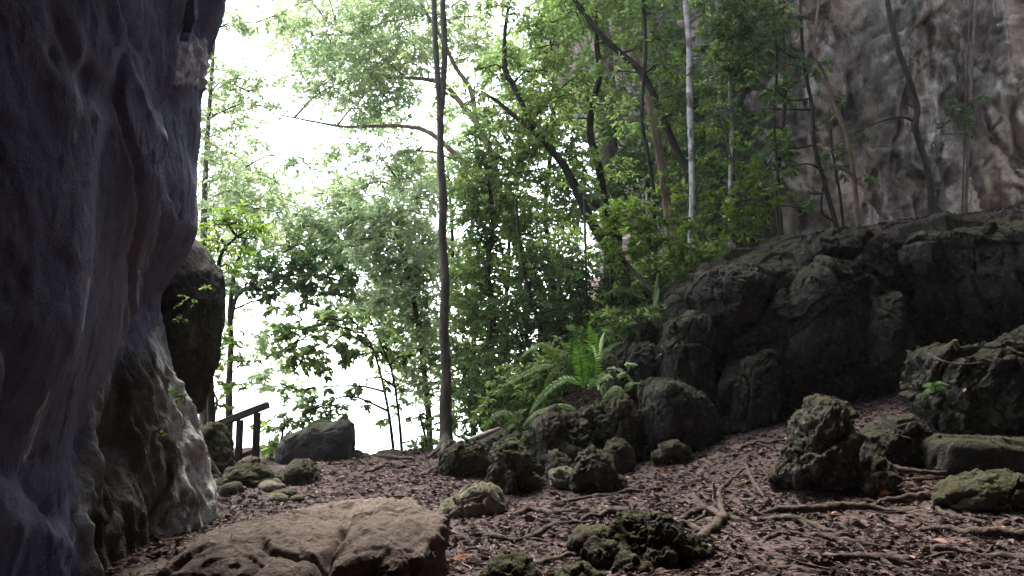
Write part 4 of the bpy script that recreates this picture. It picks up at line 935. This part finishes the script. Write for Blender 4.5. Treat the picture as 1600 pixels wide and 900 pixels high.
tree('ledge_sapling', 'thin brown leaning tree left of the black crooked tree', 'tree',
     [([(1341, 352), (1336, 295), (1327, 228), (1310, 177), (1289, 118), (1273, 84), (1275, 40), (1285, -30)], [4.2, 3.8, 3.4, 3, 2.6, 2.4, 2.2, 2])], 16.8,
     [(1295, 100, 18, 16.8, .7), (1320, 160, 16, 16.8, .5), (1300, 150, 16, 16.8, .5), (1310, 235, 18, 16.8, .5), (1305, 265, 18, 16.8, .6), (1345, 275, 12, 16.8, .4)], (0.16, 0.05), 'leaf_dark', 'bark_brown', cov=1, droop=0.5)
for lab, pts in (('thin dark stem close against left edge of the bare cliff', [(1222, 372), (1218, 300), (1210, 200), (1214, 100), (1208, 0), (1206, -60)]), ('slight dark stem with drooping leaves between the two ledge saplings', [(1318, 356), (1312, 300), (1300, 230), (1296, 170)])):
    tree('thin_stem', lab, 'stem', [(pts, [2.4, 2.2, 2.0, 1.8, 1.5])], 17.6, [(pts[-2][0] - 8, pts[-2][1] + 10, 20, 17.6, .8), (pts[2][0] + 10, pts[2][1], 16, 17.6, .6)], (0.15, 0.05), 'leaf_dark', 'bark_dark', droop=.5)
tree('hanging_vine', 'thinner pale vine hanging close beside the thicker straight vine at cliff', 'vine',
     [([(1503, 345), (1506, 250), (1509, 150), (1514, 50), (1517, -110)], [1.3, 1.2, 1.2, 1.2, 1])], 17.5, [], bark='bark_grey')
tree('hanging_vine', 'thick straight pale vine with leaf tuft hanging before the cliff, right', 'vine',
     [([(1510, 345), (1510, 300), (1514, 200), (1518, 120), (1524, 0), (1530, -110)], [2.6, 2.4, 2.4, 2.4, 2.4, 2])], 17.4,
     [(1500, 165, 20, 17.3, .8), (1522, 155, 16, 17.3, .7), (1480, 210, 18, 17.3, .7), (1505, 185, 16, 17.3, .7)], (0.14, 0.055), 'leaf_dark', 'bark_grey', cov=.8, droop=.5)
tree('thin_stem', 'thin pale stem rising from the slope below the leaning tree', 'stem',
     [([(917, 510), (916, 440), (914, 360), (912, 280)], [2.4, 2.2, 2, 1.5])], 16.6, [(915, 300, 18, 16.6, .8)], (0.13, 0.06), 'leaf_mid', 'bark_grey')
tree('thin_stem', 'thin pale stem between the arching tree and strap leaved plants', 'stem',
     [([(1016, 480), (1014, 420), (1012, 360), (1010, 300)], [2.6, 2.4, 2.2, 1.6])], 16.2, [(1012, 315, 20, 16.2, .8)], (0.13, 0.06), 'leaf_mid', 'bark_white')

# thickets behind
for lab, px, blobs, mt, dd in (
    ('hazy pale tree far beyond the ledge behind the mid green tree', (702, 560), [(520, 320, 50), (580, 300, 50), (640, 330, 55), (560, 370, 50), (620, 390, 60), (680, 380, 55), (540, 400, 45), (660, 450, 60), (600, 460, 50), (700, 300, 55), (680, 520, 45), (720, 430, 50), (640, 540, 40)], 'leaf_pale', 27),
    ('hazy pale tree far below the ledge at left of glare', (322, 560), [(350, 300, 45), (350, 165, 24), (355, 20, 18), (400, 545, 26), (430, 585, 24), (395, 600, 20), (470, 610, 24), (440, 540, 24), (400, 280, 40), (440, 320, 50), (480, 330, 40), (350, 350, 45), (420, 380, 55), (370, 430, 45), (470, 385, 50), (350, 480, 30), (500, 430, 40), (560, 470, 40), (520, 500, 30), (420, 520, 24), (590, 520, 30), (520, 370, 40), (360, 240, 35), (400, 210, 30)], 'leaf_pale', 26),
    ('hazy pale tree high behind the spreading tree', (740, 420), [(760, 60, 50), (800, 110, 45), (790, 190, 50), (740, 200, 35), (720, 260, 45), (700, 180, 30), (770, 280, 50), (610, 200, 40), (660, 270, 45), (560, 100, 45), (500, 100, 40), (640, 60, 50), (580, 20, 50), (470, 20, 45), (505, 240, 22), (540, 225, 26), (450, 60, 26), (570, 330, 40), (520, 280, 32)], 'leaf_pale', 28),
    ('leafy background tree between white trunk and thick mossy trunk', (1020, 330), [(1000, 200, 60), (1060, 240, 60), (1040, 130, 60), (1090, 150, 55), (1100, 60, 60), (1060, 20, 60), (1010, 290, 55), (1080, 310, 55), (1110, 220, 50)], 'leaf_dark', 23),
    ('slim shaded tree with loose foliage at the foot of the cliff', (1222, 300), [(1215, 40, 24), (1240, 130, 18), (1205, 200, 22), (1235, 240, 16), (1212, 290, 22), (1250, 325, 14), (1200, 140, 24), (1205, 5, 30)], 'leaf_dark', 18.6),
    ('background tree filling the slope low behind the bushy tree', (790, 560), [(720, 470, 40), (760, 520, 50), (740, 580, 45), (800, 560, 50), (780, 470, 45), (840, 500, 45), (720, 630, 30), (770, 620, 35), (860, 420, 50), (900, 400, 50), (820, 400, 50), (740, 400, 40), (880, 480, 45)], 'leaf_mid', 20.5),
    ('background tree closing the gap above the bushy tree', (860, 330), [(820, 90, 50), (850, 160, 55), (870, 30, 55), (800, 320, 55), (870, 300, 60), (840, 230, 50), (900, 350, 55), (930, 290, 50), (900, 160, 50), (800, 150, 40)], 'leaf_mid', 25),
    ('shady background tree at the cliff corner', (1160, 300), [(1130, 90, 60), (1160, 160, 45), (1130, 230, 60), (1150, 290, 45), (1130, 330, 55), (1160, 30, 50), (1175, 90, 25), (1100, 380, 60), (1170, 350, 28)], 'leaf_dark', 21)):
    tree('background_tree', lab, 'tree', [([(px[0], px[1] + 80), (px[0] - 8, px[1]), (px[0] + 5, px[1] - 150), (px[0], px[1] - 280)], [4.5, 4, 3, 2])], dd, blobs, (0.2, 0.085), mt, 'bark_dark', cov=1.5)
for lab, blobs, mt, dd in (
    ('bright green vine draped shrub in front of the leaning tree base', [(960, 345, 30), (990, 330, 30), (945, 380, 28), (980, 375, 34), (1010, 360, 28), (955, 410, 26), (1000, 395, 28), (1030, 340, 22), (1062, 300, 16), (1060, 350, 26), (1045, 380, 26)], 'leaf_lime', 15.9),
    ('mid green shrub on slope below the white trunk', [(1040, 420, 30), (1080, 400, 34), (1120, 400, 28), (1010, 440, 26)], 'leaf_mid', 16.4),
    ('dark shrub on the slope behind the upright ferns', [(900, 430, 34), (940, 440, 36), (975, 450, 32), (925, 480, 34), (880, 470, 30), (960, 490, 30), (995, 470, 24)], 'leaf_dark', 16.4),
    ('leafy low shrub filling the slope between ferns and dark outcrop', [(960, 520, 26), (990, 500, 28), (1005, 530, 24), (975, 555, 24), (1000, 565, 20), (945, 500, 24), (1025, 490, 20), (985, 590, 16)], 'leaf_mid', 15.0),
    ('sparse pale shrub on the leaf covered shelf beside smooth boulder', [(960, 590, 18), (975, 575, 18), (940, 585, 16)], 'leaf_pale', 14.4),
    ('low shrub of small leaves above the drooping ferns', [(820, 580, 30), (855, 570, 28), (800, 610, 30), (840, 605, 26), (880, 560, 24), (770, 640, 28), (800, 650, 24)], 'leaf_mid', 15.2),
    ('dark low shrub beside the slender trunk foot', [(725, 600, 28), (740, 640, 30), (760, 600, 30), (735, 560, 26), (765, 655, 24), (790, 665, 18)], 'leaf_dark', 16.3),
    ('light green shrub at far left behind railing', [(325, 600, 16), (335, 630, 16), (345, 555, 16), (350, 600, 12), (330, 570, 14), (368, 530, 18), (385, 560, 16), (372, 600, 14)], 'leaf_yellow', 17),
    ('broad leaved bush right behind the standing rock block', [(455, 655, 22), (480, 640, 24), (440, 670, 18), (505, 638, 20), (530, 640, 18), (465, 620, 14), (560, 635, 14)], 'leaf_mid', 16.2)):
    p0 = blobs[0]
    lowest = max(blobs, key=lambda q: q[1])
    tree('shrub', lab, 'shrub', [([(lowest[0], lowest[1] + 20), (lowest[0] + 4, lowest[1] - 5), (p0[0], p0[1])], [2, 1.6, 1])], dd, blobs, (0.12, 0.055), mt, 'bark_dark', cov=1.3, limb_r=0.012)

# single plant with broad bright leaf beside the railing
tree('leafy_plant', 'bright lime plant growing between railing and standing rock block', 'plant', [([(422, 712), (421, 690), (420, 665)], [1.2, 1, .6])], 15.0,
     [(420, 668, 7, 15, 1.5), (418, 685, 11, 15, 1.8), (424, 698, 13, 15, 1.8)], (0.15, 0.09), 'leaf_lime', 'bark_dark', limb_r=0.006)
for lab, bl in (('small bright plant sprouting on the pale flowstone, lower', [(243, 670, 8, 8.2, 1.0), (250, 690, 9, 8.2, 1.1), (240, 655, 6, 8.2, .9)]),
                ('small bright plant clinging to flowstone edge, upper', [(288, 620, 7, 8.7, 1.0), (280, 612, 5, 8.7, .9)])):
    tree('wall_plant', lab, 'plant', [([(bl[0][0], bl[0][1] + 12), (bl[0][0], bl[0][1])], [.6, .4])], bl[0][3], bl, (0.055, 0.03), 'leaf_lime', 'bark_dark', limb_r=0.003, to_ground=False)
tree('wall_plant', 'dull trailing plant hanging on the dark bulging lobe', 'plant', [([(325, 450, 9.5), (310, 470, 9.5), (295, 500, 9.5)], [.8, .6, .4])], 9.5, [(325, 450, 9, 9.5, .5), (300, 470, 16, 9.5, .35), (285, 500, 14, 9.5, .3)], (0.05, 0.025), 'leaf_mid', 'bark_dark', limb_r=0.003, to_ground=False)

# ------------------------------------------------------------------ ferns
def frond(mb, pts, wid, npin=34):
    C = catmull(pts, npin); T = np.gradient(C, axis=0); ln = np.linalg.norm(T, axis=1).mean(); T /= np.linalg.norm(T, axis=1)[:, None]
    sd = np.cross(T, np.array([0.0, -0.55, 1.0]) + 0.02); sd /= np.linalg.norm(sd, axis=1)[:, None]
    nm = np.cross(sd, T)
    t = np.linspace(0, 1, npin); prof = wid * np.clip(np.minimum(t * 5 + 0.25, 1), 0, 1) * (1 - t ** 2.2 * 0.92)
    for s in (-1, 1):
        ax = sd * s + T * 0.28 + rng.normal(size=C.shape) * 0.06
        leaf_quads(mb, C, ax, nm + rng.normal(size=C.shape) * 0.1, prof, np.full(npin, ln * 0.92), 0.1, 0.3)
    tube(mb, C, np.linspace(0.006, 0.002, npin), 4, npin, 0, cap=False)
def fern(label, base_px, d, fronds, mat='fern'):
    b = P(*base_px, d); root = thing('fern', b, label, 'fern', 'ferns among the rocks')
    for pts, w in fronds:
        mb = MB(); frond(mb, [P(q[0], q[1], q[2] if len(q) > 2 else d) for q in pts], w)
        build(mb, 'frond', M[mat], root, smooth=False)
fern('bright fern with two tall upright fronds on rocky slope', (918, 605), 14.0, [([(912, 605), (908, 570), (903, 540), (899, 530)], 0.17), ([(922, 605), (928, 570), (926, 530), (920, 505)], 0.17), ([(918, 608), (935, 590), (945, 580)], 0.1)])
fern('bright fern with long fronds drooping left over the rocks', (905, 600), 13.7, [([(905, 600), (885, 592), (860, 605), (840, 628), (826, 648)], 0.17), ([(900, 640), (880, 634), (862, 636), (848, 646)], 0.12)])
fern('duller fern spreading left above the drooping fern', (860, 560), 14.6, [([(870, 565), (850, 540), (830, 545), (812, 560)], 0.16), ([(865, 570), (840, 575), (810, 590), (785, 604)], 0.18), ([(868, 560), (860, 545), (838, 535)], 0.15), ([(875, 570), (860, 590), (850, 605)], 0.12), ([(872, 562), (885, 545), (880, 535)], 0.12)], 'leaf_lime')
fern('fern hanging over the rock block beside smooth dark boulder', (975, 600), 13.4, [([(975, 612), (962, 606), (948, 618), (940, 640)], 0.11), ([(978, 612), (985, 600), (1000, 598)], 0.09), ([(975, 612), (968, 625), (965, 645)], 0.09)], 'leaf_lime')
fern('feathery fern spilling left across the mossy rock shelf', (880, 645), 13.2, [([(890, 655), (872, 648), (852, 660), (838, 684)], 0.13), ([(888, 655), (880, 665), (874, 690)], 0.11), ([(885, 652), (860, 640), (835, 648), (815, 668)], 0.13)], 'leaf_lime')
fern('dark fern low on the slope left of drooping ferns', (800, 650), 14.2, [([(805, 662), (790, 645), (772, 650), (758, 668)], 0.13), ([(808, 662), (812, 645), (825, 638)], 0.11), ([(806, 664), (795, 668), (785, 684)], 0.1)], 'leaf_mid')
fern('tiny fern tuft at top of the tapered mossy boulder', (815, 698), 11.5, [([(812, 700), (815, 688), (822, 676)], 0.05), ([(813, 700), (808, 690), (806, 682)], 0.04)])
fern('small hanging fern under the lowest drooping frond', (878, 650), 13.5, [([(880, 652), (868, 665), (858, 680)], 0.08), ([(885, 655), (880, 668), (872, 678)], 0.06)])
fern('long palm like fern frond arching at top of slope', (1020, 470), 15.4, [([(1012, 468), (990, 455), (965, 452), (945, 460)], 0.2), ([(1010, 470), (1000, 490), (985, 505)], 0.15)], 'leaf_mid')
fern('dim drooping fern on the mossy boulder pile at right', (1465, 600), 10.5, [([(1462, 610), (1468, 598), (1485, 602)], 0.07), ([(1460, 612), (1455, 600), (1440, 605)], 0.06), ([(1463, 610), (1475, 606), (1490, 622)], 0.06), ([(1458, 612), (1448, 612), (1440, 628)], 0.06)])
# strap leaved plants
def strap_plant(label, base, d, tips, mat='leaf_pale', w=0.07):
    root = thing('strap_leaf_plant', P(*base, d), label, 'plant')
    for tx, ty in tips:
        mb = MB(); a = P(*base, d); e = P(tx, ty, d - 0.2 * random.random()); m = (a + e) / 2 + np.array([0, 0, 0.12])
        C = catmull([a, m, e], 8); t = np.linspace(0, 1, 8); wd = w * np.sin(np.pi * np.clip(t * 0.9 + 0.08, 0, 1)) ** 0.7
        T = np.gradient(C, axis=0); T /= np.linalg.norm(T, axis=1)[:, None]
        sd = np.cross(T, [0, -0.8, 0.6]); sd /= np.linalg.norm(sd, axis=1)[:, None]; nn = np.cross(sd, T)
        V = np.stack([C - sd * wd[:, None] / 2 + nn * 0.015, C, C + sd * wd[:, None] / 2 + nn * 0.015], 1).reshape(-1, 3)
        mb.add(V, grid_faces(8, 3)); build(mb, 'leaf', M[mat], root)
strap_plant('strap leaved plant with pale glossy leaves right of upright ferns', (935, 570), 14.6, [(975, 535), (955, 548), (945, 520), (965, 560), (920, 540)])
strap_plant('tall strap leaved plant at top of rocky slope below white trunk', (1020, 520), 15.2, [(1028, 425), (1036, 470), (1005, 480), (1045, 500), (1030, 450)])
strap_plant('bromeliad tuft of yellow leaves on the brown trunk top', (968, 16), 19.0, [(940, 4), (948, -6), (962, -14), (978, -12), (992, 0), (945, 12), (990, 12)], 'leaf_yellow', 0.12)
strap_plant('grey bromeliad tuft perched on the wavy stemmed tree', (937, 120), 18.4, [(918, 105), (925, 98), (948, 100), (955, 112), (920, 118), (938, 92)], 'leaf_mid', 0.08)
strap_plant('small yellow bromeliad tuft on the leaning tree', (862, 216), 17.8, [(850, 204), (858, 200), (868, 200), (876, 208), (848, 212)], 'leaf_yellow', 0.06)

# ------------------------------------------------------------------ railing, dead wood
def beam(mb, a, b, w, h):
    a = np.asarray(a, float); b = np.asarray(b, float); n = 14
    t = np.linspace(0, 1, n)[:, None]; C = a * (1 - t) + b * t
    T = (b - a) / np.linalg.norm(b - a); ref = np.array([0, 0, 1.0]) if abs(T[2]) < 0.9 else np.array([0, 1.0, 0])
    s = np.cross(T, ref); s /= np.linalg.norm(s); u = np.cross(s, T)
    c = 0.82
    ring = [(-1, -c), (-c, -1), (c, -1), (1, -c), (1, c), (c, 1), (-c, 1), (-1, c)]
    V = np.stack([C + s * w / 2 * x + u * h / 2 * y for x, y in ring], 1).reshape(-1, 3)
    V += 0.006 * np.stack([perlin(V * 7), perlin(V * 7 + 5), perlin(V * 7 + 9)], -1)
    i = np.arange(n - 1)[:, None] * 8; j = np.arange(8)[None]; j2 = (j + 1) % 8
    Q = np.stack([i + j, i + j2, i + 8 + j2, i + 8 + j], -1).reshape(-1, 4)
    caps = np.array([list(range(7, -1, -1)), list(range((n - 1) * 8, n * 8))])
    mb.add(V, [Q, caps])
def railing():
    root = thing('wooden_railing', P(390, 720, 13.6), 'dark wooden handrail on posts, sloping down left behind boulders', 'railing')
    D = 13.6
    def part(nm, a, b, w, h):
        mb = MB(); beam(mb, a, b, w, h); build(mb, nm, M['wood'], root, smooth=False)
    part('handrail', P(330, 667, D + 0.3), P(418, 633, D), 0.12, 0.11)
    for px, top, dd in ((402, 641, D), (375, 652, D + .1), (352, 662, D + .2)):
        t = P(px, top + 4, dd); part('post', (t[0], t[1], gz1(t[0], t[1]) - 0.2), t, 0.10, 0.10)
    part('bottom_rail', P(340, 728, D + 0.3), P(404, 702, D + 0.03), 0.06, 0.07)
railing()
def stick(name, label, cat, pts, r, mat):
    mb = MB(); tube(mb, pts, r, 7, None, 0.15, freq=14); tag(build(mb, name, M[mat]), label, cat)
stick('dead_branch', 'pale broken branch leaning on dark rock by slender tree', 'branch', [P(732, 689, 14.0), P(755, 680, 14.0), P(781, 669, 14.0)], [0.05, 0.05, 0.03], 'palewood')
stick('dead_branch', 'thin pale hanging stem from flowstone down to rubble', 'branch', [P(298, 665, 10), P(315, 695, 9.9), P(332, 725, 9.8), P(346, 745, 9.7)], [0.022, 0.025, 0.025, 0.02], 'bark_grey')
stick('dead_branch', 'grey fallen branch slanting down the slope below leaning tree', 'branch', [P(955, 390, 15.8), P(985, 420, 15.6), P(1010, 445, 15.4), P(1028, 462, 15.3)], [0.05, 0.05, 0.045, 0.03], 'bark_grey')
stick('dead_branch', 'thin twig lying over the mossy boulder pile at right', 'branch', [P(1450, 552, 10.9), P(1475, 565, 10.7), P(1505, 569, 10.6), P(1535, 566, 10.6)], [0.012, 0.014, 0.012, 0.008], 'bark_grey')
stick('dead_branch', 'short upright broken stake in leaves before bowed root', 'branch', [G(1115, 780) - np.array([0, 0, .05]), G(1115, 780) + np.array([0.01, 0, 0.09]), G(1115, 780) + np.array([0.0, 0, 0.2])], [0.02, 0.02, 0.014], 'palewood')

# ------------------------------------------------------------------ leaf litter and undergrowth
def litter():
    mb = MB(); n = 60000
    y = 4.2 * (19.0 / 4.2) ** rng.random(n); x = -3.9 + (rng.random(n)) * (y * 0.72 + 4.6)
    keep = (x > -3.7) & ~((y > 16.6) & (x < -0.5)); x, y = x[keep], y[keep]
    patch = perlin(np.stack([x, y, x * 0], -1) * 1.1 + 40)
    keep = patch + 0.7 * rng.random(len(x)) > -0.1; x, y = x[keep], y[keep]; n = len(x)
    z = gz(x, y) + 0.006 + 0.014 * rng.random(n)
    a = rng.random(n) * 2 * np.pi; ax = np.stack([np.cos(a), np.sin(a), rng.normal(size=n) * 0.18], -1)
    nm = np.stack([rng.normal(size=n) * 0.32, rng.normal(size=n) * 0.32, np.ones(n)], -1)
    s = (0.03 + 0.09 * rng.random(n) ** 2.2) * np.where(rng.random(n) < 0.05, 1.7, 1.0)
    leaf_quads(mb, np.stack([x, y, z], -1) - ax * s[:, None] / 2, ax, nm, s, s * (0.42 + 0.2 * rng.random(n)), 0.22, 0.1)
    for Vr, fr in ROCKS:                 # leaves caught on the rock tops
        a3 = np.cross(Vr[fr[:, 1]] - Vr[fr[:, 0]], Vr[fr[:, 2]] - Vr[fr[:, 0]]); ar = np.linalg.norm(a3, axis=1); nz = a3[:, 2] / np.maximum(ar, 1e-12)
        c3 = Vr[fr].mean(1); wt = ar * (nz > 0.72) * (perlin(c3 * 1.7 + 5) + 0.12 > 0)
        if wt.sum() <= 0: continue
        kk = int(min(900, wt.sum() / 2 * 55)); ii = rng.choice(len(fr), kk, p=wt / wt.sum()); nn = a3[ii] / ar[ii][:, None]
        aa = rng.normal(size=(kk, 3)); aa -= nn * (aa * nn).sum(1)[:, None]; aa /= np.linalg.norm(aa, axis=1)[:, None]
        sz = 0.035 + 0.07 * rng.random(kk) ** 2
        leaf_quads(mb, c3[ii] + nn * 0.008 - aa * sz[:, None] / 2, aa, nn + rng.normal(size=(kk, 3)) * 0.2, sz, sz * 0.5, 0.2, 0.1)
    for k in range(260):
        yy = 4.6 * 3.4 ** rng.random(); xx = -3 + rng.random() * (yy * 0.72 + 3.2); a = rng.random() * 6.28; l = 0.1 + 0.35 * rng.random() ** 2
        pts = []
        for t in (-1, -0.3, 0.3, 1):
            px, py = xx + l * t * math.cos(a) + 0.02 * rng.normal(), yy + l * t * math.sin(a) + 0.02 * rng.normal(); pts.append((px, py, gz1(px, py) + 0.02 + 0.01 * rng.random()))
        tube(mb, pts, [0.006, 0.006, 0.005, 0.003], 5, 6, 0.1)
    tag(build(mb, 'leaf_litter', M['litter'], smooth=False), 'brown fallen leaves covering the forest floor', 'leaf litter', kind='stuff')
litter()
def undergrowth():
    lv = MB()
    for k in range(420):
        x = -0.2 + 9.5 * rng.random(); y = 15.6 + 8 * rng.random() ** 1.3
        if x > 4.6 - 0.12 * (y - 16): continue
        z = gz1(x, y); r = 0.3 + 0.35 * rng.random()
        spray(lv, None, np.array([x, y, z + r * 0.7]), np.array([r, r, r * 0.8]), 0.9, 0.13, 0.055)
    tag(build(lv, 'undergrowth', M['leaf_mid'], smooth=False), 'low leafy ground cover over the wooded slope', 'undergrowth', kind='stuff')
undergrowth()
# a few conspicuous orange leaves
spots = [(1228, 692, 'orange fallen leaf left of the tall craggy boulder'), (1298, 808, 'pinkish orange leaf just below the long straight root'), (1312, 770, 'small orange leaf at the foot of the tall craggy boulder'), (1028, 768, 'yellow orange leaf above the stump'), (1168, 757, 'orange leaf by the mossy upright root'), (1222, 745, 'flat tan leaf at left foot of craggy boulder'), (1566, 832, 'orange leaf above the lower right corner roots'), (1034, 738, 'orange leaf on slope right of the pointed fin'), (792, 812, 'tan leaf below the pale pitted rock'), (722, 880, 'tan leaf right beside the slab edge'), (1382, 778, 'pink leaf below the little dark rock')]
proto = None
for k, (px, py, lab) in enumerate(spots):
    p = G(px, py)
    if proto is None:
        mb = MB(); Ls = 0.13
        leaf_quads(mb, np.array([[-Ls / 2, 0, 0.0]]), np.array([[1.0, 0, 0.1]]), np.array([[0, -0.25, 1.0]]), [Ls], [Ls * 0.55], 0.25, 0.15)
        proto = o = build(mb, 'fallen_leaf', M['orange'], origin=(0, 0, 0), smooth=False)
    else:
        o = proto.copy(); COL.objects.link(o)
    o.location = (p[0], p[1], gz1(p[0], p[1]) + 0.035); o.rotation_euler = (random.uniform(-.2, .3), random.uniform(-.3, .3), random.uniform(0, 6.28))
    sc = random.uniform(0.8, 1.15); o.scale = (sc, sc, sc)
    tag(o, lab, 'fallen leaf', 'conspicuous leaves on the ground')

# ------------------------------------------------------------------ thin volume added for the milky lens glare
def veil_haze(density):
    m, nt = new_mat('lens veil'); o = N(nt, 'ShaderNodeOutputMaterial'); v = N(nt, 'ShaderNodeVolumePrincipled')
    v.inputs['Color'].default_value = (0.93, 0.96, 1.0, 1); v.inputs['Density'].default_value = density; v.inputs['Anisotropy'].default_value = 0.3
    L(nt, v.outputs[0], o.inputs['Volume'])
    x, y0, y1, z0, z1 = 420, -40, 640, -22, 22
    V = [(-x, y0, z0), (x, y0, z0), (x, y1, z0), (-x, y1, z0), (-x, y0, z1), (x, y0, z1), (x, y1, z1), (-x, y1, z1)]
    Q = np.array([[0, 3, 2, 1], [4, 5, 6, 7], [0, 1, 5, 4], [1, 2, 6, 5], [2, 3, 7, 6], [3, 0, 4, 7]])
    tag(mesh_obj('veil_haze', V, Q, m, origin=(0, 0, 0), smooth=False), kind='stuff')

veil_haze(0.0004)

# ------------------------------------------------------------------ light, world, camera
w = bpy.data.worlds.new('World'); SC.world = w; w.use_nodes = True
nt = w.node_tree; nt.nodes.clear()
sky = nt.nodes.new('ShaderNodeTexSky'); sky.sky_type = 'NISHITA'; sky.sun_disc = False
EL, AZ = math.radians(60), math.radians(-25)
sky.sun_elevation = EL; sky.sun_rotation = AZ; sky.dust_density = 0.6; sky.air_density = 1.0
hs = nt.nodes.new('ShaderNodeHueSaturation'); hs.inputs['Saturation'].default_value = 0.42
bg = nt.nodes.new('ShaderNodeBackground'); bg.inputs['Strength'].default_value = 0.12
wo = nt.nodes.new('ShaderNodeOutputWorld')
nt.links.new(sky.outputs[0], hs.inputs['Color']); nt.links.new(hs.outputs[0], bg.inputs[0]); nt.links.new(bg.outputs[0], wo.inputs[0])
sl = bpy.data.lights.new('sun', 'SUN'); sl.energy = 1.5; sl.angle = math.radians(28); sl.color = (1.0, 0.96, 0.88)
so = bpy.data.objects.new('sun', sl); COL.objects.link(so)
to_sun = Vector((math.sin(AZ) * math.cos(EL), math.cos(AZ) * math.cos(EL), math.sin(EL)))
so.rotation_euler = to_sun.to_track_quat('Z', 'Y').to_euler(); so.location = (-8, 20, 30)

cd = bpy.data.cameras.new('camera'); cd.lens = 28; cd.sensor_width = 36; cd.clip_end = 8000; cd.clip_start = 0.05
co = bpy.data.objects.new('camera', cd); COL.objects.link(co)
co.location = CAM; co.rotation_euler = (math.pi / 2 + PITCH, 0, 0)
SC.camera = co
SC.view_settings.view_transform = 'Standard'; SC.view_settings.look = 'None'; SC.view_settings.gamma = 1; SC.view_settings.use_curve_mapping = False
SC.view_settings.exposure = 3.1
SC.render.engine = 'CYCLES'
cy = SC.cycles
cy.use_denoising = True; cy.max_bounces = 6; cy.diffuse_bounces = 4; cy.glossy_bounces = 2; cy.transmission_bounces = 4; cy.transparent_max_bounces = 4
cy.volume_bounces = 1; cy.caustics_reflective = False; cy.caustics_refractive = False
